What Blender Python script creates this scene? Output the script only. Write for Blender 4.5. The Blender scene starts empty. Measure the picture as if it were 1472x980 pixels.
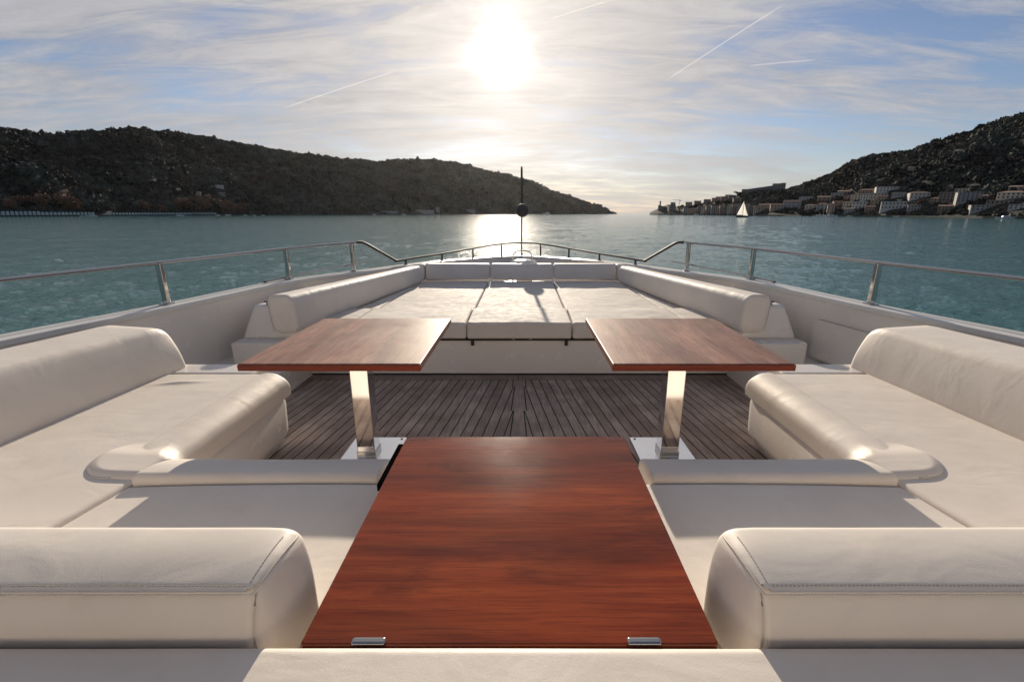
import bpy, math, random
import numpy as np
from mathutils import Vector

random.seed(7); rng = np.random.default_rng(7)
S = bpy.context.scene
COL = S.collection
R = math.radians
CAM = np.array([0.027, 0.0, 1.43])
WATER = -2.6
HAZE = 0.75e-5
SUN_AZ, SUN_EL = R(-2.53), R(16.57)
SUN_DIR = Vector((math.sin(SUN_AZ)*math.cos(SUN_EL), math.cos(SUN_AZ)*math.cos(SUN_EL), math.sin(SUN_EL)))

# ------------------------------------------------------------------ node helpers
def new_mat(name):
    m = bpy.data.materials.new(name); m.use_nodes = True
    nt = m.node_tree; b = nt.nodes['Principled BSDF']
    return m, nt, b
def N(nt, t, **kw):
    n = nt.nodes.new(t)
    for k, v in kw.items():
        if k.startswith('i_'):
            key = k[2:].replace('_', ' ')
            n.inputs[key].default_value = v
        else: setattr(n, k, v)
    return n
def L(nt, a, b): nt.links.new(a, b)
def ramp(nt, fac, stops, interp='LINEAR'):
    n = nt.nodes.new('ShaderNodeValToRGB'); n.color_ramp.interpolation = interp
    e = n.color_ramp.elements
    while len(e) < len(stops): e.new(0.5)
    for k, (p, c) in enumerate(stops):
        e[k].position = p
        e[k].color = (c if len(c) == 4 else (*c, 1)) if isinstance(c, (tuple, list)) else (c, c, c, 1)
    L(nt, fac, n.inputs[0]); return n.outputs[0]
def noise(nt, vec, scale, detail=4, rough=.55, dist=0.0):
    n = N(nt, 'ShaderNodeTexNoise'); n.inputs['Scale'].default_value = scale
    n.inputs['Detail'].default_value = detail; n.inputs['Roughness'].default_value = rough
    n.inputs['Distortion'].default_value = dist
    if vec is not None: L(nt, vec, n.inputs['Vector'])
    return n.outputs['Fac']
def mapping(nt, vec, scale=(1, 1, 1), rot=(0, 0, 0), loc=(0, 0, 0)):
    n = N(nt, 'ShaderNodeMapping'); n.inputs['Scale'].default_value = scale
    n.inputs['Rotation'].default_value = rot; n.inputs['Location'].default_value = loc
    L(nt, vec, n.inputs['Vector']); return n.outputs[0]
def geo_pos(nt): return N(nt, 'ShaderNodeNewGeometry').outputs['Position']
def math_n(nt, op, a, b=None, clamp=False):
    n = N(nt, 'ShaderNodeMath', operation=op, use_clamp=clamp)
    for i, v in enumerate((a, b)):
        if v is None: continue
        if isinstance(v, (int, float)): n.inputs[i].default_value = v
        else: L(nt, v, n.inputs[i])
    return n.outputs[0]
def mixc(nt, fac, a, b, mode='MIX'):
    n = N(nt, 'ShaderNodeMix', data_type='RGBA', blend_type=mode)
    if isinstance(fac, (int, float)): n.inputs[0].default_value = fac
    else: L(nt, fac, n.inputs[0])
    for idx, v in ((6, a), (7, b)):
        if isinstance(v, tuple): n.inputs[idx].default_value = (*v, 1) if len(v) == 3 else v
        else: L(nt, v, n.inputs[idx])
    return n.outputs[2]
def bump(nt, b, h, strength, dist, prev=None):
    n = N(nt, 'ShaderNodeBump'); n.inputs['Strength'].default_value = strength
    n.inputs['Distance'].default_value = dist; L(nt, h, n.inputs['Height'])
    if prev is not None: L(nt, prev, n.inputs['Normal'])
    L(nt, n.outputs[0], b.inputs['Normal']); return n.outputs[0]

# ------------------------------------------------------------------ materials
M = {}
def vinyl(name, c1, c2, wr=1.0, rr=0.0):
    m, nt, b = new_mat(name); p = geo_pos(nt)
    n1 = noise(nt, p, 2.3, 5, .6); n2 = noise(nt, p, 14, 4, .6)
    base = mixc(nt, ramp(nt, n1, [(.35, 0.0), (.7, 1.0)]), c1, c2)
    stain = ramp(nt, noise(nt, p, 5.5, 6, .65, .4), [(.56, 0.0), (.75, .22)])
    base = mixc(nt, stain, base, (c2[0]*.72, c2[1]*.69, c2[2]*.63))
    L(nt, base, b.inputs['Base Color'])
    L(nt, ramp(nt, n2, [(.3, .48 + rr), (.7, .62 + rr)]), b.inputs['Roughness'])
    b.inputs['Specular IOR Level'].default_value = .36 - rr
    v = N(nt, 'ShaderNodeTexVoronoi'); v.inputs['Scale'].default_value = 420; L(nt, p, v.inputs['Vector'])
    q = bump(nt, b, v.outputs['Distance'], .14, .001)
    q = bump(nt, b, noise(nt, p, 75, 5, .7), .10, .002, q)
    pk = noise(nt, mapping(nt, p, (1, 1, 1), (0, 0, .8)), 9, 2, .5, 1.6)
    q = bump(nt, b, ramp(nt, pk, [(.44, 1.0), (.50, 0.0), (.56, 1.0)]), .012*wr, .004, q)
    wrk = noise(nt, mapping(nt, p, (1, 1.7, 1), (0, 0, .5)), 3.2, 3, .5, .8)
    q = bump(nt, b, wrk, .2*wr, .02, q)
    M[name] = m
vinyl('vinyl', (.78, .715, .64), (.71, .645, .57))
vinyl('vinyl_pad', (.70, .645, .58), (.63, .575, .51), 1.5, .2)
vinyl('piping_vinyl', (.60, .55, .49), (.55, .50, .44))

def gel():
    m, nt, b = new_mat('gelcoat'); p = geo_pos(nt)
    L(nt, mixc(nt, ramp(nt, noise(nt, p, 1.1, 5, .6), [(.35, 0.0), (.7, 1.0)]), (.80, .755, .695), (.74, .69, .63)), b.inputs['Base Color'])
    L(nt, ramp(nt, noise(nt, p, 9, 4), [(.3, .16), (.7, .30)]), b.inputs['Roughness'])
    bump(nt, b, noise(nt, p, 4, 2), .15, .01)
    M['gelcoat'] = m
gel()
def simple(name, col, rough, metal=0.0, coat=0.0):
    m, nt, b = new_mat(name); p = geo_pos(nt)
    c2 = tuple(x*.8 for x in col)
    L(nt, mixc(nt, noise(nt, p, 6, 4), col, c2), b.inputs['Base Color'])
    b.inputs['Roughness'].default_value = rough; b.inputs['Metallic'].default_value = metal
    b.inputs['Coat Weight'].default_value = coat
    M[name] = m; return m
simple('black_gap', (.012, .011, .011), .7)
simple('black_plastic', (.015, .015, .016), .35)
simple('dark_steel', (.055, .047, .042), .5, 0).node_tree.nodes['Principled BSDF'].inputs['Specular IOR Level'].default_value = .2
simple('ball_rubber', (.07, .055, .05), .5)
simple('white_gloss', (.78, .77, .74), .2)
simple('thread', (.40, .36, .32), .8)
simple('white_sail', (.80, .77, .72), .7)
def cloth_glow():
    nt = M['white_sail'].node_tree; tr = N(nt, 'ShaderNodeBsdfTranslucent'); tr.inputs['Color'].default_value = (.85, .82, .77, 1)
    mx = N(nt, 'ShaderNodeMixShader'); mx.inputs[0].default_value = .6
    L(nt, nt.nodes['Principled BSDF'].outputs[0], mx.inputs[1]); L(nt, tr.outputs[0], mx.inputs[2]); L(nt, mx.outputs[0], nt.nodes['Material Output'].inputs['Surface'])
cloth_glow()
simple('boat_white', (.75, .75, .74), .3)
simple('boat_dark', (.03, .04, .06), .3)
simple('gap_shade_black', (.005, .004, .004), .9, 0, 0).node_tree.nodes['Principled BSDF'].inputs['Specular IOR Level'].default_value = 0  # flat black that paints the shade beside the centre table, not a timber
simple('inlay_wood', (.13, .016, .008), .10)
simple('rust', (.25, .10, .05), .6)
def chrome():
    m, nt, b = new_mat('chrome'); p = geo_pos(nt)
    b.inputs['Base Color'].default_value = (.44, .425, .41, 1); b.inputs['Metallic'].default_value = 1
    L(nt, ramp(nt, noise(nt, p, 30, 4), [(.3, .05), (.75, .13)]), b.inputs['Roughness'])
    bump(nt, b, noise(nt, p, 6, 2), .06, .004)
    M['chrome'] = m
chrome()
m_, nt_, b_ = new_mat('polished_steel'); b_.inputs['Base Color'].default_value = (.80, .80, .82, 1); b_.inputs['Metallic'].default_value = 1
L(nt_, ramp(nt_, noise(nt_, geo_pos(nt_), 25, 4), [(.3, .07), (.75, .12)]), b_.inputs['Roughness']); M['polished_steel'] = m_
def wood(name, along, dark, mid, lite, fac=1.0, rough=.22, spec=.3, coat=.2):
    m, nt, b = new_mat(name); p = geo_pos(nt)
    sc = (1.6, 26, 26) if along == 'x' else (26, 1.6, 26)
    sc2 = (.9, 5.5, 5) if along == 'x' else (5.5, .9, 5)
    g = noise(nt, mapping(nt, p, sc), 1.6, 6, .62, .25)
    g2 = noise(nt, mapping(nt, p, sc2, (0, 0, .05)), 1.0, 5, .6, .7)
    fi = noise(nt, mapping(nt, p, (4, 150, 150) if along == 'x' else (150, 4, 150)), 2.0, 4, .6)
    c = mixc(nt, ramp(nt, g, [(.30, 0.0), (.70, 1.0)]), mid, lite)
    c = mixc(nt, ramp(nt, g2, [(.33, .85*fac), (.62, 0.0)]), c, dark)
    c = mixc(nt, ramp(nt, fi, [(.34, .75 if along == 'y' else .42), (.50, 0.0)]), c, dark)
    st = noise(nt, mapping(nt, p, (2.2, 5, 1) if along == 'x' else (5, 2.2, 1)), 1.5, 6, .7, .6)
    c = mixc(nt, ramp(nt, st, [(.56, 0.0), (.70, .42)]), c, dark)
    L(nt, c, b.inputs['Base Color'])
    L(nt, ramp(nt, noise(nt, p, 3.5, 5, .6), [(.3, rough), (.7, rough*1.4)]), b.inputs['Roughness'])
    b.inputs['Specular IOR Level'].default_value = spec
    b.inputs['Coat Weight'].default_value = coat
    L(nt, ramp(nt, noise(nt, p, 5, 4), [(.3, .03), (.75, .08)]), b.inputs['Coat Roughness'])
    q = bump(nt, b, fi, .12, .001)
    bump(nt, b, noise(nt, p, 2.5, 2), .08, .01, q)
    M[name] = m
wood('mahogany_x', 'x', (.030, .007, .005), (.205, .031, .009), (.33, .068, .018), .85, .10, .3, 0.0)
wood('mahogany_y', 'y', (.10, .045, .032), (.31, .125, .078), (.50, .29, .20), .8, .38, .34, 0.0)
wood('mahogany_edge', 'x', (.060, .010, .006), (.17, .024, .010), (.24, .040, .014), .5, .3, .25, 0.0)
def teak():
    m, nt, b = new_mat('teak'); p = geo_pos(nt)
    a = N(nt, 'ShaderNodeAttribute', attribute_name='tone')
    g = noise(nt, mapping(nt, p, (60, 4, 20)), 1.0, 5, .6)
    big = noise(nt, p, 3.0, 5, .65)
    c = mixc(nt, a.outputs['Fac'], (.40, .305, .25), (.62, .50, .42))
    c = mixc(nt, ramp(nt, g, [(.3, .45), (.6, 0.0)]), c, (.10, .074, .062))
    c = mixc(nt, ramp(nt, big, [(.40, .5), (.62, 0.0)]), c, (.15, .112, .092))
    L(nt, c, b.inputs['Base Color']); b.inputs['Roughness'].default_value = .62
    b.inputs['Specular IOR Level'].default_value = .3
    bump(nt, b, g, .25, .002)
    M['teak'] = m
teak()
def water():
    m, nt, b = new_mat('sea_water'); p = geo_pos(nt)
    gust = noise(nt, mapping(nt, p, (.006, .018, 1), (0, 0, .2)), 1, 4, .55)
    b.inputs['IOR'].default_value = 1.33
    L(nt, mixc(nt, gust, (.036, .138, .132), (.050, .172, .162)), b.inputs['Base Color'])
    b.inputs['Roughness'].default_value = .085
    w1 = noise(nt, mapping(nt, p, (.16, .36, 1), (0, 0, .25)), 1.0, 3, .5, .4)
    w2 = noise(nt, mapping(nt, p, (.6, 1.3, 1), (0, 0, -.2)), 1.0, 4, .58, .5)
    w3 = noise(nt, mapping(nt, p, (2.6, 4.6, 1), (0, 0, .1)), 1.0, 3, .6)
    q = bump(nt, b, w2, .6, .17, None)
    bump(nt, b, w3, 1.0, .08, q)
    M['sea_water'] = m
water()
def foliage(name, dark, lite, warm, sc=.02):
    m, nt, b = new_mat(name); p = geo_pos(nt)
    a = N(nt, 'ShaderNodeAttribute', attribute_name='tone')
    c = mixc(nt, a.outputs['Fac'], dark, lite)
    c = mixc(nt, ramp(nt, noise(nt, p, sc, 4, .6), [(.48, 0.0), (.68, .75)]), c, warm)
    L(nt, c, b.inputs['Base Color']); b.inputs['Roughness'].default_value = .85
    b.inputs['Specular IOR Level'].default_value = .15
    M[name] = m
foliage('forest', (.010, .014, .014), (.100, .114, .098), (.080, .058, .046))
foliage('autumn', (.08, .048, .036), (.26, .155, .105), (.22, .12, .08), .3)
foliage('pine', (.020, .032, .020), (.06, .08, .05), (.05, .06, .04), .3)
def ground(name, a, c):
    m, nt, b = new_mat(name); p = geo_pos(nt)
    L(nt, mixc(nt, noise(nt, p, .03, 6, .65), a, c), b.inputs['Base Color']); b.inputs['Roughness'].default_value = .95
    M[name] = m
ground('hill_soil', (.012, .015, .012), (.024, .023, .018))
ground('rock', (.07, .065, .055), (.15, .14, .125))
ground('quay_stone', (.035, .038, .038), (.07, .07, .066))
def plaster(name, c):
    m, nt, b = new_mat(name); p = geo_pos(nt)
    st = noise(nt, mapping(nt, p, (.5, .5, .12)), 1, 5, .65)
    L(nt, mixc(nt, ramp(nt, st, [(.35, 0.0), (.75, .7)]), c, tuple(x*.6 for x in c)), b.inputs['Base Color'])
    b.inputs['Roughness'].default_value = .9; M[name] = m
for nm, c in {'plaster_white': (.66, .61, .54), 'plaster_cream': (.64, .55, .44), 'plaster_ochre': (.48, .36, .24), 'plaster_pink': (.50, .34, .27),
              'plaster_grey': (.42, .40, .37), 'plaster_brown': (.33, .245, .19), 'stone_wall': (.22, .21, .19), 'cabin_paint': (.52, .66, .66)}.items(): plaster(nm, c)
def rooft():
    m, nt, b = new_mat('roof_tile'); p = geo_pos(nt)
    L(nt, mixc(nt, noise(nt, p, .7, 5, .65), (.24, .13, .09), (.36, .25, .19)), b.inputs['Base Color']); b.inputs['Roughness'].default_value = .9
    M['roof_tile'] = m
rooft()
simple('window_dark', (.02, .022, .026), .25)
simple('steel_grey', (.18, .17, .16), .5, .3)

# ------------------------------------------------------------------ object helpers
def root_loc(o):
    v = Vector((0, 0, 0))
    while o: v += o.location; o = o.parent
    return v
def tag(o, label=None, cat=None, group=None, kind=None):
    for k, v in (('label', label), ('category', cat), ('group', group), ('kind', kind)):
        if v: o[k] = v
    return o
def thing(name, label, cat, loc, group=None):
    o = bpy.data.objects.new(name, None); COL.objects.link(o); o.location = loc; o.empty_display_size = .1
    return tag(o, label, cat, group)
def obj(name, VF, mat, parent=None, loc=None, smooth=True, angle=50):
    V, F = VF
    V = np.asarray(V, float)
    me = bpy.data.meshes.new(name)
    off = np.array(root_loc(parent)) if parent else np.array(loc if loc is not None else (0, 0, 0), float)
    me.from_pydata((V - off).tolist(), [], F)
    me.materials.append(M[mat] if isinstance(mat, str) else mat)
    if smooth:
        me.polygons.foreach_set('use_smooth', [True]*len(me.polygons))
        if angle: me.set_sharp_from_angle(angle=R(angle))
    me.update()
    o = bpy.data.objects.new(name, me); COL.objects.link(o)
    if parent: o.parent = parent
    elif loc is not None: o.location = loc
    return o
def join(*vfs):
    V = []; F = []
    for v, f in vfs:
        k = len(V); V += [tuple(x) for x in v]; F += [tuple(i + k for i in q) for q in f]
    return V, F
def axis_pts(s, r, n):
    e = [0, .12, .3, .55, .8, 1.0]
    if r <= 0: return np.linspace(0, s, n + 2)
    a = [r*t for t in e] + ([r*1.22, r*1.6] if s > 4*r else [])
    mid = list(np.linspace(r, s - r, n + 2))[1:-1] if s > 2*r + 1e-6 else []
    return np.array(a + [m for m in mid if a[-1]*1.05 < m < s - a[-1]*1.05] + [s - t for t in reversed(a)])
def rbox(lo, hi, r, n=(1, 1, 1), warp=None):
    """closed box from lo to hi, edges rounded by r (one number or one per axis), n interior cuts per axis, warped point by point"""
    lo = np.array(lo, float); s = np.array(hi, float) - lo
    r = np.array([r]*3 if np.isscalar(r) else r, float); r = np.minimum(r, s*.499)
    ax = [axis_pts(s[k], r[k], n[k]) for k in range(3)]
    cnt = [len(a) for a in ax]; idx = {}; V = []; F = []
    def vid(i, j, k):
        key = (i, j, k)
        if key not in idx:
            p = np.array([ax[0][i], ax[1][j], ax[2][k]])
            c = np.clip(p, r, s - r); d = (p - c)/r; l = math.sqrt(float(d @ d))
            m = np.max(np.abs(d))
            if l > 1e-9: p = c + d*(m/l)*r
            idx[key] = len(V); V.append(lo + p)
        return idx[key]
    a, b, c = cnt
    for i in range(a - 1):
        for j in range(b - 1):
            F.append((vid(i, j, 0), vid(i, j+1, 0), vid(i+1, j+1, 0), vid(i+1, j, 0)))
            F.append((vid(i, j, c-1), vid(i+1, j, c-1), vid(i+1, j+1, c-1), vid(i, j+1, c-1)))
    for i in range(a - 1):
        for k in range(c - 1):
            F.append((vid(i, 0, k), vid(i+1, 0, k), vid(i+1, 0, k+1), vid(i, 0, k+1)))
            F.append((vid(i, b-1, k), vid(i, b-1, k+1), vid(i+1, b-1, k+1), vid(i+1, b-1, k)))
    for j in range(b - 1):
        for k in range(c - 1):
            F.append((vid(0, j, k), vid(0, j, k+1), vid(0, j+1, k+1), vid(0, j+1, k)))
            F.append((vid(a-1, j, k), vid(a-1, j+1, k), vid(a-1, j+1, k+1), vid(a-1, j, k+1)))
    V = np.array(V)
    if warp is not None: V = warp(V)
    return V, F
def box(lo, hi):
    x0, y0, z0 = lo; x1, y1, z1 = hi
    V = [(x0,y0,z0),(x1,y0,z0),(x1,y1,z0),(x0,y1,z0),(x0,y0,z1),(x1,y0,z1),(x1,y1,z1),(x0,y1,z1)]
    return V, [(0,3,2,1),(4,5,6,7),(0,1,5,4),(1,2,6,5),(2,3,7,6),(3,0,4,7)]
def tube(path, rad, sides=10, closed_ends=True, flat=1.0):
    P = [Vector(p) for p in path]; V = []; F = []
    for i, p in enumerate(P):
        t = (P[min(i+1, len(P)-1)] - P[max(i-1, 0)]).normalized()
        up = Vector((0, 0, 1)) if abs(t.z) < .9 else Vector((0, 1, 0))
        a = t.cross(up).normalized(); b = a.cross(t).normalized()
        rr = rad[i] if isinstance(rad, (list, tuple)) else rad
        for k in range(sides):
            q = 2*math.pi*k/sides
            V.append(tuple(p + a*math.cos(q)*rr + b*math.sin(q)*rr*flat))
    for i in range(len(P) - 1):
        for k in range(sides):
            k2 = (k+1) % sides
            F.append((i*sides+k, i*sides+k2, (i+1)*sides+k2, (i+1)*sides+k))
    if closed_ends:
        F.append(tuple(range(sides))[::-1]); F.append(tuple((len(P)-1)*sides + k for k in range(sides)))
    return V, F
def catmull(pts, n=8):
    P = [np.array(p, float) for p in pts]; P = [2*P[0]-P[1]] + P + [2*P[-1]-P[-2]]; out = []
    for i in range(1, len(P) - 2):
        for k in range(n):
            t = k/n; a, b, c, d = P[i-1], P[i], P[i+1], P[i+2]
            out.append(.5*((2*b) + (-a+c)*t + (2*a-5*b+4*c-d)*t*t + (-a+3*b-3*c+d)*t**3))
    out.append(P[-2]); return np.array(out)
def sweep(path, prof, close_prof=True):
    """profile points (offset to the left-hand normal in plan, height) swept along a plan path with its own heights"""
    path = np.asarray(path); V = []; F = []; m = len(prof); n = len(path)
    for i in range(n):
        t = path[min(i+1, n-1)] - path[max(i-1, 0)]; t = t[:2]/np.linalg.norm(t[:2]); nx, ny = -t[1], t[0]
        for (o, h) in prof: V.append((path[i][0] + nx*o, path[i][1] + ny*o, path[i][2] + h))
    for i in range(n - 1):
        for k in range(m if close_prof else m - 1):
            k2 = (k+1) % m
            F.append((i*m+k, (i+1)*m+k, (i+1)*m+k2, i*m+k2))
    return V, F
def mirx(VF):
    V, F = VF
    return [(-x, y, z) for x, y, z in V], [tuple(reversed(f)) for f in F]

# ---- smooth random field
def hash2(ix, iy, seed):
    h = (ix.astype(np.int64)*374761393 + iy.astype(np.int64)*668265263 + seed*974711) & 0x7fffffff
    h = ((h ^ (h >> 13))*1274126177) & 0x7fffffff
    return ((h ^ (h >> 16)) & 0xffff)/65535.0
def vnoise(x, y, seed=0):
    x = np.asarray(x, float); y = np.asarray(y, float)
    ix = np.floor(x); iy = np.floor(y); fx = x-ix; fy = y-iy
    fx = fx*fx*(3-2*fx); fy = fy*fy*(3-2*fy)
    a = hash2(ix, iy, seed); b = hash2(ix+1, iy, seed); c = hash2(ix, iy+1, seed); d = hash2(ix+1, iy+1, seed)
    return (a*(1-fx)+b*fx)*(1-fy) + (c*(1-fx)+d*fx)*fy
def fbm(x, y, seed=0, oct=4):
    s = 0; a = .5; t = 0
    for o in range(oct):
        s = s + a*vnoise(x*2**o + 17.3*o, y*2**o - 9.1*o, seed+o); t += a; a *= .5
    return s/t - .5
def sstep(a, b, x):
    t = np.clip((x-a)/(b-a), 0, 1); return t*t*(3-2*t)

# ==================================================================== THE YACHT
yacht = thing('motor_yacht', 'cream white foredeck of a motor yacht with teak well and bulwarks', 'yacht', (0, 3, WATER))
cap_c = catmull([(-3.02, -4, .80), (-3.02, -1, .79), (-2.98, 1, .78), (-2.87, 2.4, .765), (-2.68, 3.42, .755), (-2.41, 4.8, .755), (-2.03, 5.8, .725), (-1.66, 6.7, .705),
                 (-1.27, 7.5, .685), (-.86, 8.35, .645), (-.40, 9.0, .618), (0, 9.2, .61)], 8)
right = cap_c[::-1][1:].copy(); right[:, 0] *= -1
outline = np.vstack([cap_c, right])      # runs forward on the left, aft on the right: plan normal (left-hand) points outboard
cap_prof = [(.095, -.035), (.095, -.008), (.085, .002), (.030, .006), (.026, .002), (.016, .002), (.012, .006), (-.075, .006), (-.088, .0), (-.092, -.03), (-.07, -.036)]
obj('cap_rail', sweep(outline, cap_prof[::-1]), 'white_gloss', yacht)
# bulwark: inner and outer skins
def skin(depth):
    rows = []
    n = len(outline)
    prof = [(-.07, -.034), (-.075, -.06), (-.068, -.30), (-.06, -.60), (-.05, -.95)]
    return sweep(outline, prof, False)
obj('bulwark', skin(0), 'gelcoat', yacht)
def hull():
    V = []; F = []; n = len(outline)
    for i in range(n):
        t = outline[min(i+1, n-1)] - outline[max(i-1, 0)]; t = t[:2]/np.linalg.norm(t[:2]); nx, ny = -t[1], t[0]
        x, y, z = outline[i]
        for k, (o, h) in enumerate([(.085, -.03), (.09, -.3), (.02, -1.2), (-.15, -2.2)]): V.append((x+nx*o, y+ny*o, z+h))
        V.append((x*.85, y - .5, WATER - .6))
    for i in range(n-1):
        for k in range(4): F.append((i*5+k, i*5+k+1, (i+1)*5+k+1, (i+1)*5+k))
    return V, F
obj('hull', hull(), 'gelcoat', yacht)

# foredeck plate between bulwark and sunpad
def deckplate():
    V = []; F = []; k = 0
    ys = np.linspace(4.4, 9.1, 40)
    oy = cap_c[:, 1]; oxs = -cap_c[:, 0]
    for y in ys:
        w = float(np.interp(y, oy, oxs)) - .01
        V += [(-w, y, .30), (w, y, .30)]
    for i in range(len(ys)-1): F.append((2*i, 2*i+1, 2*i+3, 2*i+2))
    return V, F
obj('foredeck', deckplate(), 'gelcoat', yacht)
for s in (-1, 1):
    a, b = sorted((s*1.9, s*2.75)); obj('side_deck', rbox((a, 2.62, -.1), (b, 5.0, .21), .01), 'gelcoat', yacht)
# deckhouse front behind the viewpoint
obj('coaming', rbox((-2.6, -1.75, .6), (2.6, -1.15, 1.25), .06, (2, 1, 1)), 'gelcoat', yacht)
def wws(V):
    V = V.copy(); V[:, 1] -= .75*(V[:, 2]-1.25); return V
ws = obj('windscreen', rbox((-2.5, -1.60, 1.25), (2.5, -1.55, 2.95), .01, (1, 1, 1), wws), 'window_dark', yacht)
for x in (-2.5, -.9, .9, 2.5): obj('mullion', rbox((x-.06, -1.60, 1.24), (x+.06, -1.53, 2.96), .01, (1, 1, 1), wws), 'gelcoat', ws)
obj('deckhouse_roof', rbox((-2.8, -7, 2.95), (2.8, -2.1, 3.2), .08, (2, 2, 1)), 'gelcoat', yacht)
obj('deckhouse_side', join(rbox((-2.6, -7, .6), (-2.5, -3.2, 2.95), .02)), 'gelcoat', yacht)
obj('deckhouse_side', join(rbox((2.5, -7, .6), (2.6, -3.2, 2.95), .02)), 'gelcoat', yacht)

# teak sole
def clip(poly, nx, ny, d):
    out = []
    for i in range(len(poly)):
        a, b = poly[i], poly[(i+1) % len(poly)]
        da = a[0]*nx + a[1]*ny - d; db = b[0]*nx + b[1]*ny - d
        if da >= 0: out.append(a)
        if (da >= 0) != (db >= 0):
            t = da/(da-db); out.append((a[0]+(b[0]-a[0])*t, a[1]+(b[1]-a[1])*t))
    return out
PX0, PX1, PY0, PY1 = -2.25, 2.25, 1.35, 3.84
def king_half(y):                       # joggled half-width of the king plank
    ph = ((PY1 - .16 - y) % .5)/.5
    return .034 + .020*ph if y < PY1 - .16 else .052
planks = []
kp_l = []; ys = sorted(set(list(np.linspace(PY0, PY1, 60)) + [PY1-.16-.5*k+e for k in range(5) for e in (-.002, .002)]))
ys = [y for y in ys if PY0 <= y <= PY1]
kp = [(king_half(y), y) for y in ys] + [(-king_half(y), y) for y in reversed(ys)]
ang = R(7.4); pitch = .0715; gap = .008
for s in (-1, 1):
    # plank direction leans to the centreline going forward
    dx, dy = -s*math.sin(ang), math.cos(ang); nx, ny = s*math.cos(ang), math.sin(ang)      # normal points outboard
    base = (nx*0 + ny*PY1)
    for k in range(-16, 60):
        d0 = base + k*pitch + gap/2 + .03; d1 = d0 + pitch - gap
        big = 6
        pl = [(nx*d0 - dx*big, ny*d0 - dy*big), (nx*d0 + dx*big, ny*d0 + dy*big), (nx*d1 + dx*big, ny*d1 + dy*big), (nx*d1 - dx*big, ny*d1 - dy*big)]
        for (a, b, c) in ((1, 0, PX0), (-1, 0, -PX1), (0, 1, PY0), (0, -1, -PY1)): pl = clip(pl, a, b, c) if pl else pl
        if not pl: continue
        # cut back to the joggled king plank in short lengths
        lens = sorted({p[1] for p in pl}); ylo, yhi = lens[0], lens[-1]
        pl2 = clip(pl, s, 0, .062)
        if len(pl2) >= 3: planks.append(pl2)
        rest = clip(pl, -s, 0, -.062)
        if len(rest) >= 3:
            for i in range(len(ys)-1):
                q = clip(clip(rest, 0, 1, ys[i]), 0, -1, -ys[i+1]) if len(rest) >= 3 else []
                if len(q) >= 3:
                    q = clip(q, s, 0, max(king_half(ys[i]), king_half(ys[i+1])) + gap)
                    if len(q) >= 3: planks.append(q)
V = []; F = []; T = []
def addp(poly, z, tone):
    a = sum(poly[i][0]*poly[(i+1) % len(poly)][1] - poly[(i+1) % len(poly)][0]*poly[i][1] for i in range(len(poly)))
    if abs(a) < 1e-7: return
    if a < 0: poly = poly[::-1]
    k = len(V); V.extend([(x, y, z) for x, y in poly]); F.append(tuple(range(k, k+len(poly)))); T.extend([tone]*len(poly))
for i in range(len(ys)-1):
    a, b = king_half(ys[i]), king_half(ys[i+1])
    if ys[i+1] - ys[i] > .003 or True: addp([(-a, ys[i]), (a, ys[i]), (b, ys[i+1]), (-b, ys[i+1])], 0, .55)
for p_ in planks:
    cx = sum(q[0] for q in p_)/len(p_); cy = sum(q[1] for q in p_)/len(p_)
    s = 1 if cx > 0 else -1
    key = int(round((cx*s*math.cos(ang) + cy*math.sin(ang))/pitch*1.0))
    addp(p_, 0, float(hash2(np.array([key*7+3]), np.array([s+5]), 3)[0]))
for (x0, x1) in ((PX0, -.012), (-.006, PX1)): addp([(x0, PY1+.006), (x1, PY1+.006), (x1, 3.975), (x0, 3.975)], 0, .12)
td = obj('teak_deck', (V, F), 'teak', yacht, smooth=False)
at = td.data.attributes.new('tone', 'FLOAT', 'POINT'); at.data.foreach_set('value', T)
obj('deck_caulking', box((PX0-.1, PY0-.3, -.05), (PX1+.1, 4.1, -.003)), 'black_gap', yacht, smooth=False)

# sunpad base with its shadow gap and hinge feet
def w_base(Vv):
    t = np.clip((Vv[:, 1]-3.9)/2.9, 0, 1); Vv = Vv.copy(); Vv[:, 0] *= 1 - .20*t; return Vv
base = obj('sunpad_base', rbox((-2.06, 3.98, .006), (2.06, 6.95, .325), .012, (3, 3, 2), w_base), 'gelcoat', yacht)
obj('skirting_strip', box((-2.0, 3.972, .0), (2.0, 3.982, .012)), 'black_gap', yacht, smooth=False)
obj('shadow_gap', rbox((-1.86, 3.965, .327), (1.86, 6.6, .352), .004, (2, 2, 1), w_base), 'black_gap', yacht)
for x in (-.42, .42, ):
    obj('hinge_foot', rbox((x-.014, 3.945, .285), (x+.014, 3.979, .329), .003), 'black_plastic', yacht)
for x in (-.05, .10): obj('latch', rbox((x-.014, 3.945, .329), (x+.014, 3.966, .349), .003), 'chrome', yacht)

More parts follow.
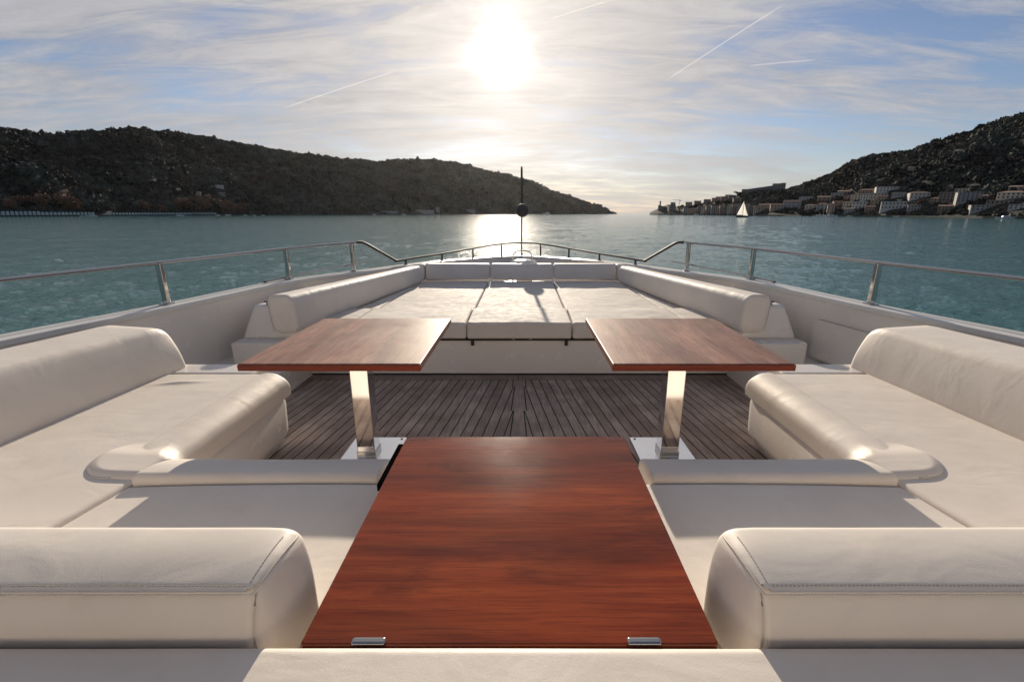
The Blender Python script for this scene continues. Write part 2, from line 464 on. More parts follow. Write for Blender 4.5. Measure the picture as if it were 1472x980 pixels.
# seat bases along both sides, bench base, moulded steps
def seat_base(s):
    prof = [(1.50, .006), (1.485, .035), (1.445, .085), (1.418, .14), (1.408, .32), (1.415, .346), (1.45, .352), (2.7, .352), (2.7, .006)]
    ysx = [-3.0, 0, 1.3, 2.56, 2.60, 2.622, 2.63]; V = []; F = []
    for y in ysx:
        e = max(0, (y-2.56)/.07); ins = .045*(1-math.sqrt(max(0, 1-e*e)))
        V += [(s*(x + (ins if x < 1.6 else 0)), y, z) for x, z in prof]
    m = len(prof)
    for i in range(len(ysx)-1):
        for k in range(m):
            k2 = (k+1) % m; q = (i*m+k, (i+1)*m+k, (i+1)*m+k2, i*m+k2); F.append(q if s < 0 else q[::-1])
    F.append(tuple((len(ysx)-1)*m + k for k in range(m)))
    return V, F
for s in (-1, 1):
    obj('seat_base', seat_base(s), 'gelcoat', yacht)
    lo, hi = ((-2.3, 2.655, .1), (-1.62, 2.83, .487)) if s < 0 else ((1.62, 2.655, .1), (2.3, 2.83, .487))
    obj('seat_end_ledge', rbox(lo, hi, .012), 'gelcoat', yacht)
    def wpod(Vv, s=s):
        Vv = Vv.copy(); z = (Vv[:, 2]-.40)/.28; Vv[:, 0] -= s*.11*np.clip(z, 0, 1)*np.clip((np.abs(Vv[:, 0])-1.95)/.4, 0, 1); Vv[:, 1] += .05*np.clip(z, 0, 1); return Vv
    a, b = sorted((s*1.88, s*2.35))
    obj('moulded_locker', rbox((a, 3.74, .395), (b, 4.75, .685), (.05, .04, .035), (2, 2, 2), wpod), 'gelcoat', yacht)
    a, b = sorted((s*1.70, s*2.36))
    obj('moulded_step', rbox((a, 3.60, .20), (b, 4.4, .405), (.02, .02, .012), (2, 2, 2)), 'gelcoat', yacht)
    a, b = sorted((s*2.05, s*2.13))
    cl = obj('deck_cleat', join(rbox((a, 3.80, .688), (b, 3.84, .70), .004), rbox((a-.02, 3.81, .702), (b+.02, 3.83, .715), .005), rbox(((a+b)/2-.012, 3.812, .69), ((a+b)/2+.012, 3.828, .71), .004)), 'black_plastic', yacht)
obj('bench_base', join(rbox((-1.42, -2.0, .006), (-.495, 1.585, .398), .012), rbox((.495, -2.0, .006), (1.42, 1.585, .398), .012), rbox((-.5, -2.0, .006), (.5, 1.40, .397), .012)), 'gelcoat', yacht)
# locker door on the right bulwark, thin dark shadow line behind it
def on_bulwark(y, h, off):
    x = float(np.interp(y, cap_c[:, 1], -cap_c[:, 0])); 
    return x - .07 - off
def locker():
    V = []; n = 9
    yy = 0
    def panel(z0, z1, y0, y1, off, r):
        P = []
        for (cy, cz, a0) in ((y1-r, z1-r, 0), (y0+r, z1-r, 90), (y0+r, z0+r, 180), (y1-r, z0+r, 270)):
            for k in range(6): a = R(a0 + 18*k); P.append((cy + r*math.cos(a), cz + r*math.sin(a)))
        Vv = [(on_bulwark(p[0], 0, off) + .008*(1-(p[1]-.2)/.5), p[0], p[1]) for p in P] + [(on_bulwark(p[0], 0, -.03), p[0], p[1]) for p in P]
        m = len(P); Ff = [tuple(range(m))] + [(i, i+m, (i+1) % m + m, (i+1) % m) for i in range(m)]
        return Vv, Ff
    return panel(.24, .565, 3.02, 3.80, .040, .05), panel(.236, .569, 3.016, 3.804, .034, .053)
a, b = locker()
obj('locker_door', a, 'gelcoat', yacht, angle=30); obj('door_gap', b, 'piping_vinyl', yacht, angle=30)

# ------------------------------------------------------------------ cushions
def wrinkle(amp, sc, seed):
    def f(Vv, top):
        m = Vv[:, 2] > top - .03
        h = fbm(Vv[:, 0]*sc, Vv[:, 1]*sc, seed, 4)
        cr = np.maximum(0, .06 - np.abs(fbm(Vv[:, 0]*sc*.6 + 3*fbm(Vv[:, 1], Vv[:, 0], seed+3), Vv[:, 1]*sc*.6, seed+9, 3)))/.06
        Vv[m, 2] += (amp*h*2 + amp*.7*cr**2*np.clip(fbm(Vv[:, 0]*1.3, Vv[:, 1]*1.3, seed+20, 2)*4, 0, 1))[m]
        return Vv
    return f
def quad_pad(quad, z0, z1, r, n, crown=.01, wr=None, edge=.0):
    """cushion whose plan is a quad (near-left, near-right, far-right, far-left)"""
    q = np.array(quad, float)
    sx = (np.linalg.norm(q[1]-q[0]) + np.linalg.norm(q[2]-q[3]))/2; sy = (np.linalg.norm(q[3]-q[0]) + np.linalg.norm(q[2]-q[1]))/2
    def warp(Vv):
        u = (Vv[:, 0]/sx)[:, None]; v = (Vv[:, 1]/sy)[:, None]
        P = q[0]*(1-u)*(1-v) + q[1]*u*(1-v) + q[2]*u*v + q[3]*(1-u)*v
        t = (Vv[:, 2]-z0)/(z1-z0)
        cr = (16*u*(1-u)*v*(1-v))[:, 0]**.5*crown*np.clip(t*1.5-.5, 0, 1)
        out = np.column_stack([P, Vv[:, 2] + cr])
        if wr: out = wr(out, z1)
        return out
    return rbox((0, 0, z0), (sx, sy, z1), r, n, warp)
g_pad = 'sunpad cushions on the foredeck'
def bol_in(y): return np.interp(y, [3.69, 6.6], [1.835, 1.395])
PADS = [
 ('wide centre front sunpad cushion facing the teak well', [(-.462, 3.915), (.462, 3.915), (.468, 4.585), (-.468, 4.585)], .355, .502),
 ('front sunpad cushion behind the left wooden table', [(-1.485, 3.93), (-.469, 3.915), (-.48, 4.585), (-1.475, 4.585)], .355, .500),
 ('front sunpad cushion behind the right wooden table', [(.469, 3.915), (1.485, 3.93), (1.475, 4.585), (.48, 4.585)], .355, .500),
 ('narrow front sunpad cushion beside the left side bolster', [(-1.83, 3.96), (-1.490, 3.93), (-1.480, 4.585), (-1.715, 4.585)], .355, .498),
 ('narrow front sunpad cushion beside the right side bolster', [(1.490, 3.93), (1.83, 3.96), (1.715, 4.585), (1.480, 4.585)], .355, .498),
 ('long centre sunpad cushion under the flagpole shadow', [(-.462, 4.592), (.462, 4.592), (.466, 6.66), (-.462, 6.66)], .355, .474),
 ('long left sunpad cushion between centre pad and side wedge', [(-1.475, 4.592), (-.469, 4.592), (-.469, 6.66), (-1.40, 6.66)], .355, .473),
 ('long right sunpad cushion with creases beside the centre pad', [(.469, 4.592), (1.475, 4.592), (1.40, 6.66), (.472, 6.66)], .355, .473),
 ('tapering wedge sunpad cushion along the left bolster', [(-1.71, 4.592), (-1.481, 4.592), (-1.425, 6.2), (-1.462, 6.2)], .355, .472),
 ('tapering wedge sunpad cushion along the right bolster', [(1.481, 4.592), (1.71, 4.592), (1.462, 6.2), (1.425, 6.2)], .355, .472),
]
for k, (lab, q, z0, z1) in enumerate(PADS):
    cx = sum(p[0] for p in q)/4; cy = sum(p[1] for p in q)/4
    w = abs(q[1][0]-q[0][0]); l = abs(q[3][1]-q[0][1])
    o = obj('sunpad_cushion', quad_pad(q, z0, z1, .020, (int(w*34)+2, int(l*30)+2, 1), .008, wrinkle(.007, 3.2, 40+k)), 'vinyl_pad', None, (cx, cy, z0))
    tag(o, lab, 'cushion', g_pad)
# side bolsters
g_bol = 'backrest bolsters around the sunpad'
for s, lab in ((-1, 'long tapering cream bolster along the left edge of the sunpad'), (1, 'long tapering cream bolster along the right edge of the sunpad')):
    def wb(Vv, s=s):
        y = Vv[:, 1]; t = (y-3.69)/(6.55-3.69)
        h = (Vv[:, 2]-.462)/.325
        ztop = .786 + (.712-.786)*t
        th = .21 + (.17-.21)*t
        inner = 1.84 + (1.385-1.84)*t
        x = inner + Vv[:, 0]*th + .025*h*(1-t)                     # Vv x in 0..1
        # plump cross-section and soft dents along the top
        z = .462 + h*(ztop-.462) + .006*fbm(y*2.2, Vv[:, 0]*2, 5, 3)*np.clip(h, 0, 1)
        x = x - .012*np.sin(np.pi*np.clip(h, 0, 1))*(Vv[:, 0] < .3)
        return np.column_stack([s*x, y, z])
    v, f = rbox((0, 3.69, .462), (1, 6.52, .787), (.30, .035, .075), (3, 60, 4), wb)
    if s < 0: f = [tuple(reversed(q)) for q in f]
    o = obj('bolster', (v, f), 'vinyl', None, (s*1.75, 5, .47)); tag(o, lab, 'bolster', g_bol)
    # the piping on the end face
    pts = []
    for (u, h) in [(.06, .03), (.03, .3), (.06, .68), (.22, .93), (.45, .985), (.8, .97), (.95, .85), (.97, .4), (.94, .04)]:
        pts.append((s*(1.84 + u*.21 + .025*h), 3.708, .462 + h*.325))
    obj('piping', tube(catmull(pts, 5), .0035, 6), 'piping_vinyl', o)
# rear row (towards the bow) and corners
BB = [(-1.385, -.447, 'left long backrest cushion at the bow end of the sunpad'), (-.437, .472, 'middle backrest cushion at the bow end below the flagpole'), (.482, 1.40, 'right long backrest cushion at the bow end of the sunpad')]
for k, (x0, x1, lab) in enumerate(BB):
    def wk(Vv, k=k):
        Vv = Vv.copy(); h = (Vv[:, 2]-.475)/.235; Vv[:, 1] += .05*h - .012*np.sin(np.pi*np.clip(h, 0, 1)); Vv[:, 2] += .006*fbm(Vv[:, 0]*3, Vv[:, 1]*3, 60+k, 3)*h; return Vv
    o = obj('backrest_cushion', rbox((x0, 6.665, .475), (x1, 6.86, .712), (.03, .05, .04), (24, 2, 4), wk), 'vinyl', None, ((x0+x1)/2, 6.76, .475)); tag(o, lab, 'backrest', g_bol)
for s, lab in ((-1, 'short corner backrest cushion left of the bow backrests'), (1, 'short corner backrest cushion right of the bow backrests')):
    def wc(Vv, s=s):
        u = Vv[:, 0]; q0 = np.array([1.395, 6.67]); 
        y = Vv[:, 1] + .05*(Vv[:, 2]-.475)/.235 - .11*np.clip(u, 0, 1)**2
        return np.column_stack([s*(1.395 + u*.20), y, Vv[:, 2]])
    v, f = rbox((0, 6.665, .475), (1, 6.86, .708), (.12, .05, .04), (5, 2, 4), wc)
    if s < 0: f = [tuple(reversed(q)) for q in f]
    o = obj('corner_cushion', (v, f), 'vinyl', None, (s*1.49, 6.75, .475)); tag(o, lab, 'backrest', g_bol)

# side settee seat cushions: height fields with a soft front roll and a raised tongue
def seam_x(y): return -1.362 - .165*(1.65-y)
def settee(s):
    ys = np.concatenate([np.linspace(.3, 1.40, 40)[:-1], np.linspace(1.40, 1.86, 100)[:-1], np.linspace(1.86, 2.60, 60), [2.608, 2.616, 2.624, 2.630, 2.634, 2.635]])
    us = np.concatenate([[0, .002, .005, .009, .014, .020, .028], np.linspace(.04, .34, 62), np.linspace(.36, .86, 30)])
    def xb(y):
        if y > 1.74: return -1.395
        if y > 1.655: return -1.295 - math.sqrt(max(0, .1**2 - (1.74-y)**2))
        return seam_x(y)
    def tong(x, y):
        # signed distance inside the stadium (positive inside)
        cy, ry = 1.635, .150
        qx = np.maximum(-1.50 - x, 0); dx = np.hypot(qx, y-cy); return ry - dx
    V = []; mask = []
    for y in ys:
        x0 = xb(y)
        for u in us:
            x = x0 - u
            a = max(-1.295-x, 0); b = max(1.74-y, 0); d = math.hypot(a, b) - .1
            z = .490 + .010*math.sin(math.pi*min(1, max(0, (x+2.2)/.8)))*min(1, (2.635-y)/.3)
            t = float(np.clip((.155-d)/.155, 0, 1)); roll = .050*t**2.4 - .016*math.sin(math.pi*t)**.7
            fade = 1 if y > 1.655 else max(0, 1-(1.655-y)/.05)
            z -= roll*fade
            tt = float(tong(x, y)); ra = .017*math.sqrt(min(1, max(0, tt/.030)))*(1-float(sstep(1.62, 1.76, y)))
            z += max(0, ra - max(0, -roll*fade))
            e = u if y < 1.655 else d
            z -= .018*(1-math.sqrt(max(0, 1-max(0, 1-e/.020)**2)))
            ef = 2.635-y; z -= .020*(1-math.sqrt(max(0, 1-max(0, 1-ef/.025)**2)))
            z += .006*float(fbm(x*3.0, y*3.0, 77 + (s > 0), 3))
            if s < 0: # a crease near the forward end
                z += .010*math.exp(-((y-2.47-.15*(x+1.9))/.022)**2)*math.exp(-((x+1.93)/.11)**2)
            V.append((x, y, z)); mask.append(tt > 0 and y < 1.79)
    n = len(us); m = len(ys); F1 = []; F2 = []
    for i in range(m-1):
        for k in range(n-1):
            q = (i*n+k, i*n+k+1, (i+1)*n+k+1, (i+1)*n+k)
            (F2 if all(mask[t] for t in q) else F1).append(q)
    # front face and forward face
    k0 = len(V)
    for i in range(m):
        x, y, z = V[i*n]; V.append((x+.001, y, min(z-.01, .43))); V.append((x-.002, y, .356))
    for i in range(m-1):
        F1.append((i*n, (i+1)*n, k0+2*i+2, k0+2*i)); F1.append((k0+2*i, k0+2*i+2, k0+2*i+3, k0+2*i+1))
    k1 = len(V)
    for k in range(n): x, y, z = V[(m-1)*n+k]; V.append((x, y, .356))
    for k in range(n-1): F1.append(((m-1)*n+k, (m-1)*n+k+1, k1+k+1, k1+k))
    V = [(-s*x, y, z) for x, y, z in V]
    if s > 0: pass
    def comp(F):
        used = sorted({i for f in F for i in f}); mp = {a: b for b, a in enumerate(used)}
        FF = [tuple(mp[i] for i in f) for f in F]
        if s < 0: FF = [f[::-1] for f in FF]
        return [V[i] for i in used], FF
    return comp(F1), comp(F2)
for s, side in ((-1, 'left'), (1, 'right')):
    t = thing('settee_seat_cushion', f'large cream seat cushion of the {side} settee with a rounded roll corner', 'seat cushion', (s*1.8, 1.5, .40), 'settee seat cushions')
    a, b = settee(s)
    a = (a[0], [f[::-1] for f in a[1]]); b = (b[0], [f[::-1] for f in b[1]])
    obj('seat_pad', a, 'vinyl', t, angle=40); obj('knee_roll', b, 'vinyl', t, angle=40)
    # dark seam at the rear end of the roll
    P = []
    for k in range(15):
        q = R(78 + 130*k/14); P.append((-s*(-1.50 + .153*math.cos(q)), 1.635 + -(-.153)*math.sin(q)*-1 if False else 1.635 + .153*math.sin(q+math.pi*0)*0, 0))
    pts = [(-s*(-1.50 + .152*math.cos(R(a_))), 1.635 + .152*math.sin(R(a_)), .4955) for a_ in range(165, 281, 8)]
    obj('roll_seam', tube(catmull(pts, 3), .0035, 6), 'piping_vinyl', t)
    # backrest
    def wbk(Vv, s=s):
        y = Vv[:, 1]; h = (Vv[:, 2]-.47)/.27
        e = np.clip((y-2.64)/.14, 0, 1)
        ztop = np.interp(y, [-2, 1.7, 2.8], [.80, .785, .762]); ztop = ztop - .10*(1-np.sqrt(np.maximum(0, 1-e**2.2)))
        inner = np.interp(y, [-2, 1.74, 2.78], [2.38, 2.165, 2.105]); th = .29 + .0*y
        x = inner + Vv[:, 0]*th + .075*h - .015*np.sin(np.pi*np.clip(h, 0, 1))*(1-Vv[:, 0])
        z = .47 + h*(ztop-.47) + .02*Vv[:, 0]*h + .006*fbm(y*2.5, Vv[:, 0]*2+h, 31, 3)*h
        return np.column_stack([s*x, y, z])
    v, f = rbox((0, -2.5, .47), (1, 2.78, .74), (.065, .03, .035), (6, 80, 5), wbk)
    if s < 0: f = [tuple(reversed(q)) for q in f]
    o = obj('settee_back_cushion', (v, f), 'vinyl', None, (s*2.3, 1, .47)); tag(o, f'long cream backrest with rounded end along the {side} settee', 'backrest', 'settee backrests')
    # bench seat cushion between settee seam and the table
    def wbench(Vv, s=s):
        y = Vv[:, 1]; u = Vv[:, 0]
        xo = -np.array([seam_x(q) for q in y]) - .004
        x = .012 + u*(xo-.012)
        z = Vv[:, 2] + .012*np.clip(1-np.abs(2*u-1)**2, 0, 1)*np.clip((Vv[:, 2]-.43)/.05, 0, 1) + .005*fbm(x*3, y*3, 90, 3)
        return np.column_stack([s*x, y, z])
    tb = thing('bench_seat_cushion', f'cream rear bench seat cushion in table shade on the {side}', 'seat cushion', (s*.8, 1.0, .40), 'bench seat cushions')
    v, f = rbox((0, .2, .402), (1, 1.452, .487), (.02, .02, .02), (30, 30, 2), wbench)
    if s < 0: f = [tuple(reversed(q)) for q in f]
    obj('seat_pad', (v, f), 'vinyl', tb)
    def wroll(Vv, s=s):
        y = Vv[:, 1]; u = Vv[:, 0]
        xo = -np.array([seam_x(q) for q in y]) - .004
        x = .487 + u*(xo-.487)
        z = Vv[:, 2] - .030*np.clip((y-1.50)/.13, 0, 1)**2*np.clip((Vv[:, 2]-.43)/.05, 0, 1) + .005*fbm(x*4, y*3, 95, 3)
        return np.column_stack([s*x, y, z])
    v, f = rbox((0, 1.456, .402), (1, 1.64, .521), (.016, .028, .028), (30, 8, 3), wroll)
    if s < 0: f = [tuple(reversed(q)) for q in f]
    obj('knee_roll', (v, f), 'vinyl', tb)

# rear bench backrests nearest the viewer
for s, side in ((-1, 'left'), (1, 'right')):
    t = thing('bench_back_cushion', f'thick stitched cream backrest block {side} of the red wooden table', 'backrest', (s*1.5, .82, .49), 'bench backrests')
    def wf(Vv, s=s):
        Vv = np.asarray(Vv, float); u, y, z = Vv[:, 0], Vv[:, 1], Vv[:, 2]
        h = np.clip((z-.485)/.242, 0, 1.02); v = np.clip((y-.714)/.194, 0, 1); near = 1-v
        yy = y + (.022 - .036*np.sin(np.pi*np.clip((h-.14)/.86, 0, 1))**.8)*near**3*(h < .985)
        zz = z + (.010*np.sin(np.pi*v) + .014*v)*h + .004*fbm(u*3, y*4, 110, 3)*h
        e = np.clip((.54-u)/.055, 0, 1)
        zz = zz - .022*e**2*v**2*h
        endw = np.clip(1-(u-.487)/.16, 0, 1)**2
        x = u - .027*np.sin(np.pi*np.clip(v, 0, 1)*.60)*(1-.75*np.clip(h, 0, 1)**5)*endw*np.clip(v*6, 0, 1)
        return np.column_stack([s*x, yy, zz])
    v, f = rbox((.487, .714, .485), (3.0, .908, .727), (.022, .026, .020), (50, 8, 9), wf)
    if s < 0: f = [tuple(reversed(q)) for q in f]
    obj('cushion_block', (v, f), 'vinyl', t)
    on = lambda pts: [tuple(p) for p in wf(np.array(pts, float))]
    pts = on([(2.98 - k*.045, .7185, .7245) for k in range(55)] + [(.494, .7195, .7245), (.4905, .74, .7225), (.4895, .78, .7222), (.4895, .83, .7222), (.4905, .868, .7215), (.494, .889, .7185)])
    obj('piping', tube(pts, .0021, 8), 'piping_vinyl', t)
    obj('corner_seam', tube(on([(.4925, .7175, .716 - .02*k) for k in range(11)]), .0018, 6), 'piping_vinyl', t)
    row = on([(2.98 - k*.0082, .734, .7276) for k in range(302)]); row2 = on([(.508, .738 + k*.0085, .7276) for k in range(16)])
    dash = []
    for r_ in (row, row2):
        for k in range(len(r_)-1):
            p, q = np.array(r_[k]), np.array(r_[k+1]); dash.append(tube([p + (q-p)*.12, p + (q-p)*.72], .0010, 5))
    obj('stitching', join(*dash), 'thread', t)
# aft ledge pad below the camera
def wl(Vv):
    Vv = Vv.copy(); Vv[:, 2] += .004*fbm(Vv[:, 0]*2.5, Vv[:, 1]*2.5, 130, 3); return Vv
o = obj('ledge_cushion', rbox((-2.35, -1.2, .49), (2.35, .69, .6405), (.03, .024, .024), (40, 24, 2), wl), 'vinyl', None, (0, .2, .49))
tag(o, 'flat cream cushion ledge across the bottom edge nearest the viewer', 'cushion')

# ------------------------------------------------------------------ tables
def pedestal_table(s, label):
    t = thing('pedestal_table', label, 'table', (s*.87, 2.55, 0), 'pedestal tables in the teak well')
    a, b = sorted((s*.445, s*1.292))
    def wt(Vv):
        return Vv
    top = obj('tabletop', rbox((a, 2.02, .722), (b, 2.975, .757), (.006, .006, .006), (4, 4, 1)), 'mahogany_y', t)
    obj('edge_band', rbox((a-.001, 2.012, .7235), (b+.001, 2.0195, .7535), (.003, .003, .004), (4, 1, 1)), 'mahogany_edge', top)
    obj('underframe', rbox((s*.87-.16, 2.30, .700), (s*.87+.16, 2.72, .7225), .004), 'chrome', t)
    c = s*.918
    col = obj('column', rbox((c-.053, 2.495, .018), (c+.053, 2.60, .701), .005), 'polished_steel', t)
    obj('collar', rbox((c-.057, 2.491, .008), (c+.057, 2.604, .040), .003), 'chrome', col)
    pl = obj('base_plate', rbox((s*.90-.168, 2.38, .002), (s*.90+.168, 2.742, .010), (.006, .006, .002)), 'polished_steel', t)
    scr = []
    for dx in (-.14, .14):
        for y in (2.41, 2.715): scr.append(tube([(s*.90+dx, y, .0095), (s*.90+dx, y, .0125)], .008, 10))
    for q_ in scr: obj('screw', q_, 'steel_grey', pl)
pedestal_table(-1, 'mahogany pedestal table with square chrome column on the left')
pedestal_table(1, 'mahogany pedestal table with square chrome column on the right')

ct = thing('centre_table', 'long dark red mahogany table in the foreground between the backrests', 'table', (0, 1.1, .38))
def wct(Vv):
    Vv = Vv.copy(); 
    ex = np.clip((np.abs(Vv[:, 0])-.34)/.065, 0, 1); ey = np.clip((Vv[:, 1]-1.48)/.065, 0, 1)
    return Vv
def rounded_top(x0, x1, y0, y1, r, z0, z1, b):
    P = []
    for (cx, cy, a0, rr) in ((x1-r, y1-r, 0, r), (x0+r, y1-r, 90, r), (x0+.006, y0+.006, 180, .006), (x1-.006, y0+.006, 270, .006)):
        for k in range(7): a = R(a0+15*k); P.append((cx+rr*math.cos(a), cy+rr*math.sin(a)))
    cx, cy = (x0+x1)/2, (y0+y1)/2; m = len(P); V = []; F = []
    rings = [(b, z0), (0, z0+b), (0, z1-b), (b*.3, z1-b*.3), (b, z1)]
    for ins, z in rings:
        for x, y in P: V.append((x + (ins if x < cx else -ins), y + (ins if y < cy else -ins), z))
    for i in range(len(rings)-1):
        for k in range(m): k2 = (k+1) % m; F.append((i*m+k, i*m+k2, (i+1)*m+k2, (i+1)*m+k))
    F.append(tuple(range(m))[::-1]); F.append(tuple((len(rings)-1)*m+k for k in range(m)))
    return V, F
obj('tabletop', rounded_top(-.402, .406, .693, 1.546, .028, .598, .632, .004), 'mahogany_x', ct, smooth=False)
obj('gap_shade_strip', rbox((-.430, 1.26, .588), (-.4025, 1.53, .612), (.004, .01, .004)), 'gap_shade_black', ct)  # added black strip, painted shade for the dark gap left of the table
for x in (-.386, .336):
    a, b = x, x+.066
    obj('corner_inlay', rbox((a, 1.513, .6305), (b, 1.540, .6324), (.002, .002, .0006)), 'inlay_wood', ct)
for x in (-.270, .262):
    obj('hinge', rbox((x-.033, .690, .6305), (x+.033, .706, .638), (.006, .006, .003)), 'chrome', ct)
obj('pedestal', rbox((-.12, .95, .398), (.12, 1.25, .60), .01), 'chrome', ct)

# ------------------------------------------------------------------ rails, flagstaff
def cap_at(y, dx=0):
    x = float(np.interp(y, cap_c[:, 1], -cap_c[:, 0])); z = float(np.interp(y, cap_c[:, 1], cap_c[:, 2])); return x+dx, z
POSTS = [-2.4, -.4, 1.5, 3.44, 4.80, 5.72]
for s, side in ((-1, 'left'), (1, 'right')):
    t = thing('guard_rail', f'polished steel guard rail on square posts along the {side} bulwark', 'railing', (s*2.7, 3, .76), 'side guard rails')
    pts = []
    for y in np.linspace(-4, 5.80, 40):
        x, z = cap_at(y); pts.append((s*x, y, 1.072 + .004*max(0, y-4)))
    obj('handrail', tube(pts, .0135, 12), 'chrome', t)
    obj('sloping_end_bar', tube([pts[-1], (s*1.985, 5.88, 1.076), (s*1.955, 5.95, 1.05), (s*1.74, 6.42, .80), (s*1.72, 6.47, .785)], .0165, 12), 'dark_steel', t)
    for y in POSTS:
        x, z = cap_at(y)
        p = obj('post', rbox((s*x-.021, y-.017, z+.004), (s*x+.021, y+.017, 1.072), .004), 'chrome', t)
        obj('post_foot', rbox((s*x-.036, y-.04, z+.004), (s*x+.036, y+.04, z+.017), .004), 'chrome', p)
    pts = [(s*(cap_at(y)[0]+.045), y, z) for y, z in ((4.55, .775), (5.0, .79), (5.5, .805), (6.05, .822))]
    lb = obj('lower_bar', tube(pts, .009, 8), 'chrome', t)
    obj('end_cap', tube([pts[0], (pts[0][0]+s*.004, pts[0][1]-.03, pts[0][2]-.001)], .0105, 8), 'black_plastic', lb)
t = thing('bow_rail', 'low polished steel rail curving around the bow', 'railing', (0, 9, .6))
hp = []
ob = cap_c[(cap_c[:, 1] > 6.45)]
for x, y, z in ob: hp.append((x, y, float(np.interp(y, [6.4, 7.5, 8.35, 9.0, 9.2], [.775, .795, .815, .852, .868]))))
hp2 = hp + [(-x, y, z) for x, y, z in hp[::-1][1:]]
obj('handrail', tube(hp2, .0145, 10), 'dark_steel', t)
for y in (6.7, 7.5, 8.35, 9.02):
    for s in (-1, 1):
        x, z = cap_at(y); zt = float(np.interp(y, [6.4, 7.5, 8.35, 9.0, 9.2], [.775, .795, .815, .852, .868]))
        p = obj('post', tube([(s*x, y, z), (s*x, y, zt)], .015, 8), 'dark_steel', t)
        obj('post_foot', tube([(s*x, y, z+.003), (s*x, y, z+.03)], [.03, .018], 10), 'chrome', p)
t = thing('flagstaff', 'slim tapering steel flagstaff standing at the bow tip', 'pole', (.013, 9.25, .6))
obj('pole', tube([(.013, 9.25, .55), (.013, 9.25, 1.3), (.013, 9.25, 1.65)], .015, 10), 'dark_steel', t)
obj('upper_pole', tube([(.013, 9.25, 1.63), (.013, 9.25, 2.2), (.013, 9.25, 2.27)], [.022, .020, .016], 10), 'dark_steel', t)
def sphere(c, r, n=24, m=14, sz=1.0):
    V = []; F = []
    for i in range(m+1):
        a = math.pi*i/m
        for k in range(n): b = 2*math.pi*k/n; V.append((c[0]+r*math.sin(a)*math.cos(b), c[1]+r*math.sin(a)*math.sin(b), c[2]+r*sz*math.cos(a)))
    for i in range(m):
        for k in range(n): k2 = (k+1) % n; F.append((i*n+k, (i+1)*n+k, (i+1)*n+k2, i*n+k2))
    return V, F
ab = thing('anchor_ball', 'round black anchor ball hanging on the flagstaff at the bow', 'signal ball', (.027, 9.21, 1.33))
obj('ball', sphere((.027, 9.2, 1.475), .127), 'ball_rubber', ab)
obj('seam_ring', tube([(.027+.128*math.cos(R(a)), 9.2+.128*math.sin(R(a)), 1.475) for a in range(0, 361, 12)], .005, 6), 'boat_dark', ab)
hh = thing('hoop_handle', 'white inverted U hoop standing on the foredeck behind the bow backrests', 'handle', (.03, 7.3, .46))
obj('hoop', tube(catmull([(-.125, 7.3, .30), (-.125, 7.3, .70), (-.118, 7.3, .79), (-.07, 7.3, .845), (.03, 7.3, .862), (.12, 7.3, .845), (.168, 7.3, .79), (.175, 7.3, .70), (.175, 7.3, .30)], 5), .011, 10), 'white_gloss', hh)
wc_ = obj('hatch_cover', sphere((.05, 7.25, .69), .2, 24, 12, .22), 'white_gloss', None, (.05, 7.25, .6)); tag(wc_, 'small white domed cover on the foredeck under the hoop', 'hatch')
obj('cover_stand', tube([(.05, 7.25, .28), (.05, 7.25, .68)], .12, 20), 'white_gloss', wc_)

# ==================================================================== SEA, HILLS
def sea():
    th = np.radians(np.concatenate([np.linspace(-180, -66, 30)[:-1], np.linspace(-66, 66, 960), np.linspace(66, 180, 30)[1:-1]]))
    r = np.concatenate([[1.5], np.geomspace(3, 1100, 640), [1500, 2500, 5000, 12000, 45000]])
    RR, TH = np.meshgrid(r, th, indexing='ij'); X = RR*np.sin(TH); Y = RR*np.cos(TH); Z = np.zeros_like(X)
    dr = RR*.0092
    for k, (wl, sl, rot) in enumerate([(11, .009, .25), (5.2, .016, -.2), (2.7, .018, .35), (1.5, .025, -.1), (.8, .036, .2), (.42, .045, -.35)]):
        c, q = math.cos(rot), math.sin(rot); U = (X*c + Y*q)/wl*.55; Vv = (-X*q + Y*c)/wl*1.0
        n = 1 - np.abs(2*vnoise(U*2 + 31*k, Vv*2 - 17*k, 200+k) - 1)                    # soft crests
        Z += (n-.5)*wl*sl*np.clip((wl - .75*dr)/(.75*dr), 0, 1)
    Z *= np.clip((1200-RR)/500, 0, 1); Z *= (.65 + .9*(fbm(X/60, Y/25, 77, 3)+.5)*.7)
    V = np.stack([X, Y, WATER + Z], -1).reshape(-1, 3).astype(np.float32)
    n = len(th); m = len(r); i, k = np.meshgrid(np.arange(m-1), np.arange(n), indexing='ij'); k2 = (k+1) % n
    F = np.stack([i*n+k, i*n+k2, (i+1)*n+k2, (i+1)*n+k], -1).reshape(-1, 4)[:, ::-1].astype(np.int32)
    me = bpy.data.meshes.new('sea'); me.vertices.add(len(V)); me.vertices.foreach_set('co', V.reshape(-1))
    me.loops.add(F.size); me.loops.foreach_set('vertex_index', F.reshape(-1)); me.polygons.add(len(F))
    me.polygons.foreach_set('loop_start', np.arange(0, F.size, 4, dtype=np.int32)); me.polygons.foreach_set('use_smooth', np.ones(len(F), bool))
    me.update(calc_edges=True); me.materials.append(M['sea_water']); o = bpy.data.objects.new('sea', me); COL.objects.link(o); return o
o = sea(); o['kind'] = 'structure'; o['label'] = 'rippled teal sea with sun glitter'

